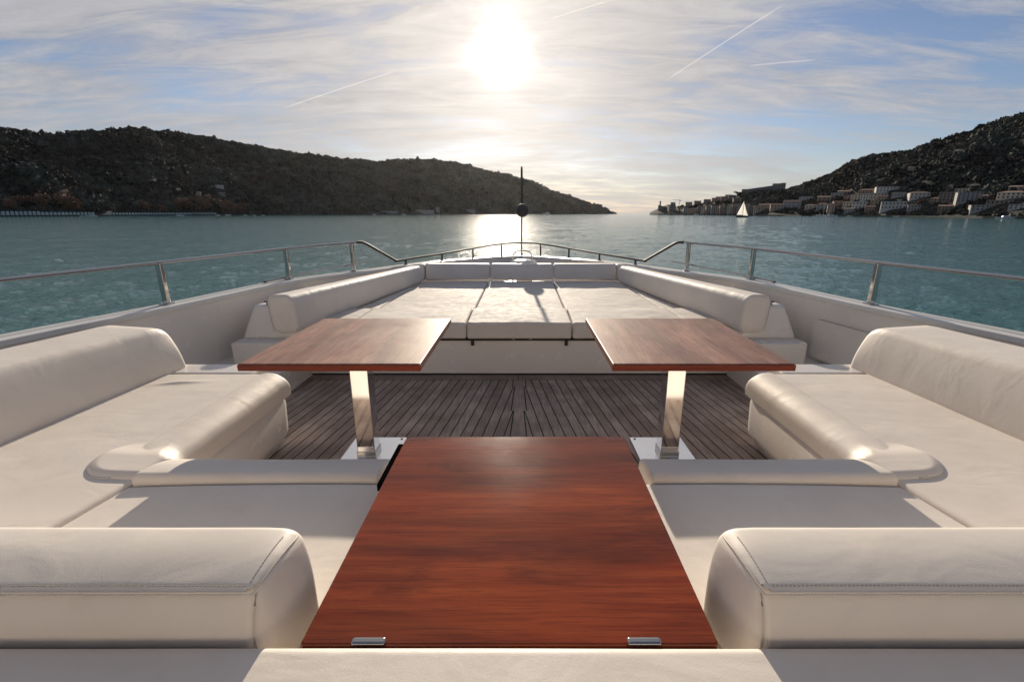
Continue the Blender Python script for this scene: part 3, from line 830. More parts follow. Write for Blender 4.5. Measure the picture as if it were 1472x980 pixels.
class Hill:
    """land laid out by bearing: shoreline distance, crest distance and crest height per bearing"""
    def __init__(s, az, r0, r1, top, seed, pw=.85, gul=.24):
        s.az, s.r0, s.r1, s.top, s.seed, s.pw, s.gul = map(lambda v: v, (np.array(az, float), np.array(r0, float), np.array(r1, float), np.array(top, float), seed, pw, gul))
    def h(s, az, r):
        r0 = np.interp(az, s.az, s.r0); r1 = np.interp(az, s.az, s.r1); top = np.interp(az, s.az, s.top)
        r0 = r0*(1 + .02*fbm(az*.8, az*0+3, s.seed+50, 3))
        u = (r-r0)/(r1-r0); x = r*np.sin(np.radians(az)); y = r*np.cos(np.radians(az))
        core = np.where(u < 1, np.clip(u, 0, 1)**s.pw, 1-.9*np.clip((u-1)/1.6, 0, 1)**1.5)
        gul = fbm(x/150, y/150, s.seed, 5)*2*s.gul*np.sin(np.pi*np.clip(u, 0, 1)) + fbm(x/40, y/40, s.seed+7, 3)*.05
        z = WATER + (top-WATER)*np.clip(core + gul*np.clip(top/60, .2, 1), 0, 1.2)
        return np.where(u < 0, WATER - 3 + 0*u, np.maximum(z, WATER + .8*np.clip(u*30, 0, 1)))
    def find(s, az, el):
        """point of the land seen at a bearing and an elevation angle"""
        r0 = float(np.interp(az, s.az, s.r0)); r1 = float(np.interp(az, s.az, s.r1))
        rr = np.linspace(r0*1.0, r1, 500); z = s.h(np.full_like(rr, az), rr)
        e = np.degrees(np.arctan2(z-CAM[2], rr)); k = np.argmax(e >= el) if (e >= el).any() else int(np.argmax(e))
        r = rr[k]; return r*math.sin(R(az)), r*math.cos(R(az)), float(z[k]), r
    def mesh(s, a0, a1, na, nr, name, mat):
        az = np.linspace(a0, a1, na); us = np.concatenate([[-.08, -.001, .004], np.linspace(.02, 1, nr), np.linspace(1.05, 2.6, 14)])
        V = []; F = []; n = len(us)
        r0 = np.interp(az, s.az, s.r0); r1 = np.interp(az, s.az, s.r1)
        A, U = np.meshgrid(az, us, indexing='ij'); RR = r0[:, None] + U*(r1-r0)[:, None]
        Z = s.h(A, RR); X = RR*np.sin(np.radians(A)); Y = RR*np.cos(np.radians(A))
        V = np.stack([X, Y, Z], -1).reshape(-1, 3)
        for i in range(na-1):
            for k in range(n-1): F.append((i*n+k, (i+1)*n+k, (i+1)*n+k+1, i*n+k+1))
        o = obj(name, (V, F), mat); return o
def tops(az, el, r1, sub): return [CAM[2] + r*math.tan(R(e)) - sub for a, e, r in zip(az, el, r1)]
# left island
azL = [-80, -62, -52, -46.3, -44.4, -42.7, -41.3, -37.5, -34.4, -30.6, -25, -19.6, -16.5, -12.8, -10.5, -8.15, -4.15, .74, 4.04, 8.18, 10.4, 11.1]
elL = [3, 6.0, 6.6, 6.5, 6.36, 6.49, 6.9, 7.4, 7.33, 6.9, 6.25, 5.73, 5.62, 5.92, 5.95, 5.72, 4.93, 3.87, 2.46, 1.11, .3, .05]
r0L = np.interp(azL, [-80, -46, -24, 0, 11.2], [600, 760, 1050, 1400, 1750]); r1L = r0L + np.interp(azL, [-80, -30, 0, 8, 11.1], [330, 400, 330, 140, 60])
hillL = Hill(azL, r0L, r1L, tops(azL, elL, r1L, 5.5), 11)
o = hillL.mesh(-75, 11.3, 300, 46, 'hill', 'hill_soil'); o['kind'] = 'structure'; o['label'] = 'dark wooded island hill sloping down to a point on the right'
# right headland with the town, then the high right hill
azH = [14.9, 15.2, 16.14, 17.0, 18.0, 19.9, 21.2, 22.7, 24.0, 25.0, 28.2, 29.2, 30.5]
elH = [0, .15, .62, .95, .62, .80, 1.1, 1.35, 1.65, 2.12, 2.2, 1.6, .6]
r0H = np.interp(azH, [14.9, 27, 31], [1080, 760, 690]); r1H = r0H + np.interp(azH, [14.9, 17, 25, 31], [30, 90, 190, 200])
headH = Hill(azH, r0H, r1H, tops(azH, elH, r1H, 0), 23, .8, .08)
o = headH.mesh(14.95, 30.4, 90, 24, 'headland', 'hill_soil'); o['kind'] = 'structure'; o['label'] = 'low rocky headland carrying the harbour town'
azR = [25.5, 27, 28.6, 30.69, 31.4, 32.36, 33.6, 35.19, 36.6, 38.22, 40.88, 42.92, 44.83, 50, 60, 75]
elR = [.2, .9, 2.45, 3.13, 3.4, 3.95, 4.75, 5.34, 5.42, 5.6, 6.45, 7.15, 7.84, 9, 10, 7]
r0R = np.interp(azR, [25.5, 30, 39, 46, 75], [800, 720, 610, 500, 420]); r1R = r0R + np.interp(azR, [25.5, 32, 46, 75], [260, 420, 430, 400])
hillR = Hill(azR, r0R, r1R, tops(azR, elR, r1R, 5), 37, .95)
o = hillR.mesh(25.6, 74, 220, 46, 'hill', 'hill_soil'); o['kind'] = 'structure'; o['label'] = 'high dark wooded hill rising to the right behind the village'

# ---- woods: crowns of clumped leaves over the slopes
# ---- single trees
def leafy(c, rx, rz, n, leaf, seed, flat=1.0):
    g = np.random.default_rng(seed); V = []; F = []; T = []
    cl = [(g.normal(0, .42, 3)*[rx, rx, rz*.8], g.uniform(.35, .55)) for _ in range(14)]
    for k in range(n):
        o_, s_ = cl[k % 14]; d = g.normal(0, 1, 3); d /= np.linalg.norm(d)
        p = np.array(c) + o_ + d*np.array([rx, rx, rz])*s_*g.uniform(.75, 1.05)
        a = g.normal(0, 1, 3); a /= np.linalg.norm(a); b = np.cross(a, g.normal(0, 1, 3)); b /= np.linalg.norm(b)
        l = leaf*g.uniform(.6, 1.4); k0 = len(V)
        V += [tuple(p + a*l), tuple(p + b*l*.7), tuple(p - a*l), tuple(p - b*l*.7)]; F.append((k0, k0+1, k0+2, k0+3)); T += [float(np.clip(.5 + .35*d[2] + g.normal(0, .15), 0, 1))]*4
    return V, F, T
def tree(x, y, z, rx, rz, mat, name, label, cat, group, seed, trunk_h=None):
    th = trunk_h or rz*.9
    t = thing(name, label, cat, (x, y, z), group)
    obj('trunk', join(tube([(x, y, z-.5), (x+.1*rx*.3, y, z+th*.6), (x, y, z+th+rz*.3)], [rx*.09, rx*.07, rx*.03], 7),
                      tube([(x, y, z+th*.6), (x+rx*.4, y, z+th+rz*.3)], [rx*.05, rx*.02], 5), tube([(x, y, z+th*.6), (x-rx*.4, y, z+th+rz*.3)], [rx*.05, rx*.02], 5)), 'hill_soil', t)
    V, F, T = leafy((x, y, z+th+rz*.35), rx, rz, 700, rx*.11, seed)
    o = obj('crown', (V, F), mat, t, smooth=False)
    at = o.data.attributes.new('tone', 'FLOAT', 'POINT'); at.data.foreach_set('value', T)
PXF = 660.0; TILT = math.atan(184/660.)
def bearing(px, py):
    """bearing and elevation (degrees) measured on the 1472-wide photograph, used to place far houses and trees on the land"""
    l = px-751; v = py-490; d = PXF*math.cos(TILT) - v*math.sin(TILT); u = -(v*math.cos(TILT) + PXF*math.sin(TILT))
    return math.degrees(math.atan2(l, d)), math.degrees(math.atan2(u, math.hypot(l, d))), 1/ math.hypot(l, math.hypot(d, u))
FREE = []
for k, (px, py, w, lab) in enumerate([(12, 292, 18, 'small brown autumn tree leftmost behind the beach cabins'), (32, 286, 19, 'rust brown autumn tree second from left behind the cabins'), (61, 290, 27, 'broad rusty autumn tree third from left behind the cabins'),
        (99, 292, 34, 'largest orange brown autumn tree behind the beach cabins'), (205, 294, 16, 'lone small orange tree right of the big autumn trees'), (234, 297, 14, 'faded brown tree at the middle of the left shore'),
        (262, 295, 24, 'brown autumn tree left of the two shore clumps'), (292, 297, 30, 'dense red brown autumn tree behind the cabin row end'), (325, 297, 30, 'orange autumn tree right of the cabin row end'),
        (345, 298, 18, 'smaller brown autumn tree beside the last orange tree')]):
    az, el, q = bearing(px, py+6); x, y, z, r = hillL.find(az, max(el, .02)); wid = w*q*r*.48
    tree(x, y, z, wid, wid*.8, 'autumn', 'autumn_tree', lab, 'tree', 'autumn trees along the left shore', 300+k, wid*.3)
    FREE.append((az - math.degrees(wid*.5/r), az + math.degrees(wid*.5/r), r-25, r+wid*.5))
az, el, q = bearing(1322, 297); x, y, z, r = hillR.find(az, el); tree(x, y, z, 11*q*r*.5, 11*q*r*.45, 'autumn', 'autumn_tree', 'single round orange tree below the white villa on the right hill', 'tree', None, 330)
az, el, q = bearing(1063, 288); x, y, z, r = headH.find(az, el); tree(x, y, z, 13*q*r*.5, 13*q*r*.18, 'pine', 'umbrella_pine', 'umbrella pine leaning at the left end of the fortress', 'tree', None, 331, 9*q*r)

# ---- houses
CLEAR = []      # bearing range and distance range that a building needs free of crowns
def house(px0, px1, py0, py1, hill, wall, label, group, storeys=3, cols=4, roof='hip', name='house', windows=True, depth=.8):
    az, el, q = bearing((px0+px1)/2, py1+1.0)
    x, y, z, r = hill.find(az, el)
    w = (px1-px0)*q*r; h = (py1-py0)*q*r*1.0; d = max(6.0, w*depth) if w < 16 else 11.0
    yaw = -R(az) + random.uniform(-.25, .25); ca, sa = math.cos(yaw), math.sin(yaw)
    def tr(V): return [(x + a*ca - b*sa, y + a*sa + b*ca, z + c) for a, b, c in V]
    t = thing(name, label, 'house', (x, y, z), group)
    da = math.degrees(w*.62/r); CLEAR.append((az-da, az+da, r-11, r+d+1))
    hw = h*(.80 if roof != 'flat' else .96)
    v, f = box((-w/2, 0, -4), (w/2, d, hw)); wl = obj('wall', (tr(v), f), wall, t, smooth=False)
    e = .35
    if roof == 'flat':
        v, f = box((-w/2-e, -e, hw), (w/2+e, d+e, h))
    elif roof == 'hip':
        i = min(w, d)*.35
        v = [(-w/2-e, -e, hw), (w/2+e, -e, hw), (w/2+e, d+e, hw), (-w/2-e, d+e, hw), (-w/2+i, d/2, h), (w/2-i, d/2, h)]
        f = [(0, 1, 5, 4), (1, 2, 5), (2, 3, 4, 5), (3, 0, 4), (3, 2, 1, 0)]
    else:
        v = [(-w/2-e, -e, hw), (w/2+e, -e, hw), (w/2+e, d+e, hw), (-w/2-e, d+e, hw), (-w/2-e, d/2, h), (w/2+e, d/2, h)]
        f = [(0, 1, 5, 4), (1, 2, 5), (2, 3, 4, 5), (3, 0, 4), (3, 2, 1, 0)]
    obj('roof', (tr(v), f), 'roof_tile' if roof != 'flat' else 'plaster_grey', t, smooth=False)
    if windows:
        for i in range(storeys):
            for k in range(cols):
                cx = -w/2 + w*(k+.5)/cols; cz = hw*(i+.52)/storeys; ww = min(1.1, w/cols*.42)*.5; wh = min(1.7, hw/storeys*.55)*.5
                v, f = box((cx-ww, -.06, cz-wh), (cx+ww, .05, cz+wh)); obj('window', (tr(v), f), 'window_dark', t, smooth=False)
    return t
HOUSES = [
 (1149, 1165, 282, 292, 'plaster_white', 'pale villa with rows of windows right of the fortress', 2, 4, 'flat'),
 (1126, 1148, 287, 298, 'plaster_grey', 'grey house with sloping roof below the pale villa', 2, 4, 'gable'),
 (1108, 1125, 292, 301, 'plaster_pink', 'right half of the long pink terrace under the fortress', 2, 4, 'gable'),
 (1090, 1107, 292, 301, 'plaster_ochre', 'left half of the long terrace under the fortress', 2, 4, 'gable'),
 (1176, 1192, 281, 289, 'plaster_brown', 'small brown house left at the upper village', 2, 3, 'gable'),
 (1194, 1209, 277, 287, 'plaster_grey', 'grey house standing high in the upper village', 2, 3, 'flat'),
 (1204, 1220, 273, 280, 'plaster_brown', 'topmost brown house over the grey upper house', 1, 4, 'gable'),
 (1213, 1222, 280, 286, 'plaster_pink', 'tiny pink house squeezed in the upper row', 2, 2, 'gable'),
 (1223, 1236, 279, 288, 'plaster_cream', 'cream house left of the paired white facades', 3, 3, 'flat'),
 (1237, 1250, 278, 288, 'plaster_white', 'white facade at the centre of the upper row', 3, 4, 'flat'),
 (1252, 1272, 277, 285, 'plaster_cream', 'wide cream house at the right of the upper row', 2, 5, 'flat'),
 (1251, 1261, 286, 294, 'plaster_ochre', 'ochre house below the wide cream house', 2, 2, 'hip'),
 (1236, 1261, 271, 278, 'plaster_brown', 'long brown house above the upper row', 2, 6, 'hip'),
 (1262, 1289, 268, 275, 'plaster_white', 'long pale building highest over the village', 2, 7, 'flat'),
 (1225, 1242, 289, 299, 'plaster_white', 'white cube house above the moored boats', 2, 4, 'flat'),
 (1174, 1188, 291, 301, 'plaster_grey', 'grey harbour house at the left of the yacht masts', 3, 3, 'hip'),
 (1189, 1198, 292, 306, 'plaster_pink', 'tall narrow pinkish house behind the yacht masts', 4, 2, 'hip'),
 (1199, 1210, 288, 295, 'plaster_brown', 'small brown house right of the tall narrow one', 2, 2, 'gable'),
 (1269, 1298, 289, 300, 'plaster_white', 'wide white hotel with two rows of dark windows', 2, 7, 'flat'),
 (1283, 1300, 276, 283, 'plaster_grey', 'low grey villa above the white hotel', 1, 5, 'flat'),
 (1310, 1333, 275, 285, 'plaster_white', 'white villa with hipped roof above the orange tree', 2, 5, 'hip'),
 (1352, 1377, 276, 288, 'plaster_brown', 'brown apartment house beside the stepped pale block', 3, 6, 'flat'),
 (1379, 1407, 276, 289, 'plaster_grey', 'stepped pale apartment block on the right slope', 4, 6, 'flat'),
 (1376, 1399, 270, 276, 'plaster_cream', 'narrow upper block behind the stepped apartments', 1, 6, 'flat'),
 (1437, 1466, 274, 285, 'plaster_cream', 'bright cream villa near the right picture edge', 2, 6, 'hip'),
 (1452, 1472, 266, 275, 'plaster_grey', 'grey house above the bright cream villa', 2, 4, 'gable'),
 (1422, 1450, 287, 293, 'plaster_brown', 'low terraced house below the cream villa', 1, 6, 'flat'),
 (1399, 1424, 294, 302, 'plaster_grey', 'grey waterside house left of the motorboat', 2, 5, 'flat'),
 (1453, 1474, 293, 300, 'plaster_white', 'white waterside house above the motorboat', 2, 4, 'flat'),
 (1128, 1140, 277, 284, 'plaster_grey', 'small grey house alone in the trees right of the fortress', 2, 3, 'gable'),
 (1158, 1172, 293, 300, 'plaster_cream', 'cream cottage low on the slope left of the harbour house', 2, 3, 'hip'),
 (1212, 1223, 289, 297, 'plaster_cream', 'cream house directly left of the white cube house', 2, 3, 'gable'),
 (1244, 1256, 295, 303, 'plaster_brown', 'brown boathouse at the water right of the white cube house', 2, 3, 'gable'),
 (1214, 1226, 298, 305, 'plaster_grey', 'grey boathouse at the water below the white cube house', 2, 3, 'gable'),
 (1263, 1274, 280, 287, 'plaster_ochre', 'ochre house tucked right of the wide cream house', 2, 3, 'gable'),
 (1338, 1349, 283, 291, 'plaster_pink', 'pink cottage between the white villa and the brown apartments', 2, 3, 'hip'),
 (1306, 1320, 294, 302, 'plaster_grey', 'grey waterside house right of the wide white hotel', 2, 4, 'flat'),
 (1350, 1366, 294, 302, 'plaster_brown', 'brown waterside house below the brown apartments', 2, 4, 'gable'),
 (1410, 1424, 279, 288, 'plaster_pink', 'pink villa right of the stepped apartments', 2, 4, 'hip'),
 (1268, 1277, 222, 226, 'plaster_cream', 'lone pale hut high on the open slope of the right hill', 1, 3, 'flat'),
 (1306, 1314, 239, 243, 'plaster_white', 'lone white hut halfway up the right hill', 1, 3, 'gable'),
 (1372, 1384, 215, 219, 'plaster_grey', 'highest grey hut near the right hill crest', 1, 3, 'gable'),
]
for (a, b, c, d, wall, lab, st, co, rf) in HOUSES:
    house(a, b, c, d, hillR if a > 1126 else headH, wall, lab, 'houses of the right hillside village', st, co, rf)
# the tall narrow houses along the headland quay
g = random.Random(5); xx = 982.0; k = 0
walls = ['plaster_pink', 'plaster_ochre', 'plaster_grey', 'plaster_brown', 'plaster_cream', 'stone_wall']
adj = {'plaster_pink': 'dusky pink', 'plaster_ochre': 'ochre', 'plaster_grey': 'grey', 'plaster_brown': 'brown', 'plaster_cream': 'cream', 'stone_wall': 'stone grey'}
ordn = ['first', 'second', 'third', 'fourth', 'fifth', 'sixth', 'seventh', 'eighth', 'ninth', 'tenth', 'eleventh', 'twelfth', 'thirteenth', 'fourteenth', 'fifteenth', 'sixteenth', 'seventeenth', 'eighteenth', 'nineteenth']
while xx < 1086:
    w = g.uniform(4.6, 7.2); top = 297 - (xx-982)/104*4 + g.uniform(-2.0, 2.0); wl = walls[(k*5+2) % 6]
    house(xx, xx+w, top, 306.5, headH, wl, f'narrow {adj[wl]} waterfront house, {ordn[k]} from the left on the quay', 'tall houses along the headland quay', 4, 2, 'gable' if k % 3 else 'flat', 'narrow_house')
    xx += w + .3; k += 1
k = 0
for (px, py) in ((990, 294), (1003, 292), (1016, 290), (1028, 288), (1041, 286), (1052, 284), (1034, 281), (1048, 279), (1059, 288)):
    wl = walls[(k*2+1) % 6]
    house(px-4.5, px+4.5, py-4.5, py+1.5, headH, wl, f'{adj[wl]} gabled house stepping up the headland, {ordn[k]} from the lowest', 'upper houses of the headland town', 2, 3, 'gable'); k += 1
# left shore buildings
for (a, b, c, d, wall, lab, rf) in ((311, 321, 265, 270, 'plaster_white', 'small lonely white house high in the left woods', 'gable'), (316, 324, 276, 281, 'plaster_brown', 'brown hut half hidden below the lonely white house', 'gable'),
        (283, 288, 275, 280, 'plaster_cream', 'tiny cream hut above the autumn trees', 'flat'), (627, 632, 297, 304, 'plaster_grey', 'small grey tower house at the foot of the island', 'flat'),
        (586, 624, 301, 305, 'plaster_cream', 'long low pale shed on the island quay', 'gable'), (542, 572, 302.5, 305.5, 'plaster_grey', 'long low grey shed left on the island quay', 'flat'), (669, 684, 300.5, 305, 'plaster_grey', 'low building nearest the sun glitter on the island shore', 'gable')):
    house(a, b, c, d, hillL, wall, lab, 'scattered buildings on the left island', 1, 3, rf, 'shore_house')
# beach cabins with their quay
def quay(name, pts, w, h, label, hill=None):
    P = [(r*math.sin(R(a)), r*math.cos(R(a)), WATER) for a, r in pts]
    v = sweep(np.array(P), [(w/2, -1), (w/2, h), (-w/2, h), (-w/2, -1)])
    o = obj(name, v, 'quay_stone', smooth=False); o['kind'] = 'structure'; o['label'] = label
rq = lambda a: float(np.interp(a, hillL.az, hillL.r0)) - 14
quay('quay', [(a, rq(a)) for a in np.linspace(-52, -31.5, 16)], 9, 1.6, 'long low stone quay below the beach cabins')
quay('quay', [(a, rq(a)) for a in np.linspace(-20, -9, 12)], 9, 1.4, 'low stone quay at the foot of the island')
quay('quay', [(a, float(np.interp(a, hillR.az, hillR.r0)) - 6) for a in np.linspace(28, 52, 20)], 8, 1.3, 'low stone promenade under the right village')
quay('quay', [(a, float(np.interp(a, headH.az, headH.r0)) - 5) for a in np.linspace(17.5, 28.5, 14)], 8, 1.3, 'stone harbour quay below the narrow houses')
az = -49; cab = None; k = 0
while az < -32.6:
    r = rq(az) + 1.0; step = math.degrees(2.7/r)
    gapz = -41.9 < az < -41.2
    if not gapz:
        x, y = r*math.sin(R(az)), r*math.cos(R(az)); z = WATER + 1.6
        if cab is None:
            v, f = box((-1.25, 0, 0), (1.25, 2.2, 2.5)); v2 = [(-1.1, -.2, 2.3), (1.1, -.2, 2.3), (1.1, 2.3, 2.3), (-1.1, 2.3, 2.3), (0, -.2, 2.9), (0, 2.3, 2.9)]
            cab = obj('beach_cabin', join((v, f), (v2, [(0, 1, 4), (1, 2, 5, 4), (2, 3, 5), (3, 0, 4, 5), (3, 2, 1, 0)])), 'cabin_paint', None, (0, 0, 0), smooth=False)
            o = cab
        else: o = cab.copy(); COL.objects.link(o)
        o.location = (x, y, z); o.rotation_euler = (0, 0, -R(az)); hs = 1.5 if az < -45.4 else (1.2 if az < -42 else 1.0); o.scale = (1, 1, hs)
        tag(o, 'small pale blue green beach cabin in the long row on the left quay', 'beach cabin', 'row of beach cabins on the left quay')
    az += step*1.22

# ---- fortress, church, crane
def far(px, py, hill): a, e, q = bearing(px, py); x, y, z, r = hill.find(a, e); return x, y, z, r, q, a
def oriented(x, y, z, az):
    ca, sa = math.cos(-R(az)), math.sin(-R(az))
    return lambda V: [(x + a*ca - b*sa, y + a*sa + b*ca, z + c) for a, b, c in V]
x, y, z, r, q, a = far(1098, 276, headH); tr = oriented(x, y, z, a); k = q*r
t = thing('fortress', 'grey stone fortress with a sloping top wall above the terrace', 'fortress', (x, y, z))
v, f = box((-27*k, 0, -8), (26*k, 20, 13*k)); v = [list(p) for p in v]
for p in v:
    if p[2] > 0: p[2] = 3.6*k if p[0] < 0 else 10.5*k
obj('main_wall', (tr(v), f), 'stone_wall', t, smooth=False)
v, f = box((-29*k, -4, -7*k), (-20*k, 8, 4.2*k)); obj('bastion', (tr(v), f), 'stone_wall', t, smooth=False)
v, f = box((20.5*k, -3, -14*k), (26.5*k, 10, 11.6*k)); obj('bastion', (tr(v), f), 'stone_wall', t, smooth=False)
v, f = box((10*k, 2, 5*k), (24*k, 12, 11.2*k)); obj('keep', (tr(v), f), 'stone_wall', t, smooth=False)
for cx_ in (-8, 2, 12): v, f = box(((cx_-.5)*k, -.3, 1.5*k), ((cx_+.5)*k, .1, 3.5*k)); obj('window', (tr(v), f), 'window_dark', t, smooth=False)
x, y, z, r, q, a = far(951, 301, headH); tr = oriented(x, y, z, a); k = q*r
t = thing('church', 'dark stone church with a small bell tower on the headland tip', 'church', (x, y, z))
v = [(-5*k, 0, -6), (6*k, 0, -6), (6*k, 12, -6), (-5*k, 12, -6), (-5*k, 0, 6*k), (6*k, 0, 3.5*k), (6*k, 12, 3.5*k), (-5*k, 12, 6*k)]
obj('nave', (tr(v), box((0, 0, 0), (1, 1, 1))[1]), 'stone_wall', t, smooth=False)
v, f = box((-3.4*k, 2, 3*k), (-1.4*k, 5, 10.5*k)); tw = obj('bell_tower', (tr(v), f), 'stone_wall', t, smooth=False)
v = [(-3.6*k, 1.7, 10.5*k), (-1.2*k, 1.7, 10.5*k), (-1.2*k, 5.3, 10.5*k), (-3.6*k, 5.3, 10.5*k), (-2.4*k, 3.5, 12*k)]; obj('spire', (tr(v), [(0, 1, 4), (1, 2, 4), (2, 3, 4), (3, 0, 4), (3, 2, 1, 0)]), 'roof_tile', tw, smooth=False)
x, y, z, r, q, a = far(967, 303, headH); tr = oriented(x, y, z, a); k = q*r
t = thing('watchtower', 'squat dark stone tower between the church and the crane', 'tower', (x, y, z))
v, f = box((-5*k, 0, -6), (4*k, 10, 8*k)); obj('lower_wall', (tr(v), f), 'stone_wall', t, smooth=False)
v, f = box((-3.6*k, 1, 8*k), (3*k, 9, 11.5*k)); obj('upper_wall', (tr(v), f), 'stone_wall', t, smooth=False)
x, y, z, r, q, a = far(975.5, 303, headH); tr = oriented(x, y, z, a); k = q*r
t = thing('tower_crane', 'thin tower crane standing over the headland town', 'crane', (x, y, z))
obj('mast', (tr(tube([(0, 0, -4), (0, 0, 15.5*k)], .35, 4)[0]), tube([(0, 0, 0), (0, 0, 1)], .6, 4)[1]), 'steel_grey', t, smooth=False)
v, f = tube([(-9.5*k, 0, 15.3*k), (2.3*k, 0, 14.2*k)], .3, 4); obj('jib', (tr(v), f), 'steel_grey', t, smooth=False)
v, f = box((1.4*k, -.6, 13.0*k), (2.3*k, .6, 14.3*k)); obj('counterweight', (tr(v), f), 'steel_grey', t, smooth=False)


def puff(g, n=46):
    V = []; F = []
    for k in range(n):
        d = g.normal(0, 1, 3); d /= np.linalg.norm(d); d[2] = abs(d[2])*1.1 - .25
        p = d*g.uniform(.55, 1.0); nrm = d + g.normal(0, .45, 3); nrm /= np.linalg.norm(nrm)
        a = np.cross(nrm, [.3, .2, 1.0]); a /= np.linalg.norm(a); b = np.cross(nrm, a); q = g.uniform(0, 6.28); l = g.uniform(.28, .55)
        k0 = len(V)
        for j in range(3): w = q + j*2.094 + g.uniform(-.4, .4); V.append(p + (a*math.cos(w) + b*math.sin(w))*l)
        F.append((k0, k0+1, k0+2))
    return np.array(V), np.array(F)
def crowns(P, size, tone, name, mat, seed=0):
    g = np.random.default_rng(seed); n = len(P)
    var = [puff(g) for k in range(12)]; nv = len(var[0][0]); IF = var[0][1]; var = np.array([v[0] for v in var])
    idx = g.integers(0, 12, n); a = g.uniform(0, 6.28, n)
    B = var[idx]*size[:, None, None]*np.stack([g.uniform(.8, 1.15, n), g.uniform(.8, 1.15, n), g.uniform(.75, 1.25, n)], -1)[:, None, :]
    ca, sa = np.cos(a)[:, None], np.sin(a)[:, None]
    X = B[:, :, 0]*ca - B[:, :, 1]*sa; Y = B[:, :, 0]*sa + B[:, :, 1]*ca
    V = np.stack([X, Y, B[:, :, 2]], -1) + P[:, None, :]
    F = (IF[None] + (np.arange(n)*nv)[:, None, None]).reshape(-1, 3)
    T = np.clip(tone[:, None] + np.repeat(g.normal(0, .16, (n, nv//3)), 3, axis=1), 0, 1).reshape(-1)
    me = bpy.data.meshes.new(name); V = V.reshape(-1, 3).astype(np.float32)
    me.vertices.add(len(V)); me.vertices.foreach_set('co', V.reshape(-1))
    me.loops.add(F.size); me.loops.foreach_set('vertex_index', F.reshape(-1).astype(np.int32))
    me.polygons.add(len(F)); me.polygons.foreach_set('loop_start', np.arange(0, F.size, 3, dtype=np.int32))
    me.update(calc_edges=True); me.materials.append(M[mat])
    at = me.attributes.new('tone', 'FLOAT', 'POINT'); at.data.foreach_set('value', T.astype(np.float32))
    o = bpy.data.objects.new(name, me); COL.objects.link(o); return o
def wood_on(hill, a0, a1, n, smin, smax, name, label, seed, umin=.004, keep=None):
    g = np.random.default_rng(seed)
    az = g.uniform(a0, a1, n); u = umin + (g.random(n)**.8)*(1.06-umin); u = np.where(g.random(n) < .13, g.uniform(umin, .07, n), u)
    r0 = np.interp(az, hill.az, hill.r0); r1 = np.interp(az, hill.az, hill.r1); r = r0 + u*(r1-r0)
    z = hill.h(az, r); ok = z > WATER + .3
    for (c0, c1, ra, rb) in CLEAR + FREE: ok &= ~((az > c0) & (az < c1) & (r > ra) & (r < rb))
    if keep is not None: ok &= keep(az, u)
    az, r, z = az[ok], r[ok], z[ok]
    x = r*np.sin(np.radians(az)); y = r*np.cos(np.radians(az))
    big = fbm(x/60, y/60, seed, 3)
    size = g.uniform(smin, smax, len(x))*(1 + .8*big)*np.where(g.random(len(x)) < .10, 1.6, 1)
    size *= np.clip((z-WATER)/14, .5, 1)
    P = np.stack([x, y, z + size*.35], -1)
    tone = np.clip(.30 + 2.6*fbm(x/38, y/38, seed+4, 3) + g.normal(0, .22, len(x)), 0, 1)
    o = crowns(P, size, tone, name, 'forest', seed)
    o['kind'] = 'stuff'; o['label'] = label; o['category'] = 'woodland'

wood_on(hillL, -72, 11.1, 19000, 2.6, 5.4, 'woodland', 'dense dark trees covering the long left hill', 5)
wood_on(hillR, 25.8, 72, 14000, 2.0, 4.2, 'woodland', 'dense dark trees covering the high right hill', 6)
wood_on(headH, 18, 30.4, 1500, 1.8, 3.6, 'woodland', 'dark trees under the fortress and between the houses of the headland town', 8, .05, lambda az, u: (az > 24.6) | (u*7 % 1 < .25))
# ---- boats
def hullmesh(Lb, B, H, sheer=.3):
    V = []; F = []; n = 13; prof = [0, .35, .75, 1.0]
    for i in range(n):
        t = i/(n-1); w = B/2*(1-max(0, (t-.45)/.55)**2.2); x = -Lb/2 + Lb*t; s = H*(1+sheer*t*t)
        for k, h in enumerate((-.3, .25*H, s)):
            wk = w*(.55, .85, 1.0)[k]; V += [(x + (.05*Lb*t if k == 2 else 0), -wk, h), (x + (.05*Lb*t if k == 2 else 0), wk, h)]
    for i in range(n-1):
        a, b = i*6, (i+1)*6
        F += [(a, b, b+2, a+2), (a+2, b+2, b+4, a+4), (a+1, a+3, b+3, b+1), (a+3, a+5, b+5, b+3), (a+4, b+4, b+5, a+5)]
    F += [(0, 2, 4, 5, 3, 1)]
    return V, F
def boat_frame(px, r, head):
    az, _, q = bearing(px, 306); x, y = r*math.sin(R(az)), r*math.cos(R(az)); yaw = -R(az) + R(head); ca, sa = math.cos(yaw), math.sin(yaw)
    return x, y, lambda V: [(x + a*ca - b*sa, y + a*sa + b*ca, WATER + c) for a, b, c in V]
x, y, tr = boat_frame(1067, 480, 8)
t = thing('sailing_boat', 'white sailed sloop under full sail on the right water', 'sailboat', (x, y, WATER))
v, f = hullmesh(10.5, 3, 1.1); obj('hull', (tr(v), f), 'boat_dark', t)
v, f = tube([(.6, 0, .8), (.6, 0, 14.6)], .09, 6); obj('mast', (tr(v), f), 'steel_grey', t)
v, f = tube([(.6, 0, 2.0), (-4.2, .3, 2.1)], .07, 6); obj('boom', (tr(v), f), 'steel_grey', t)
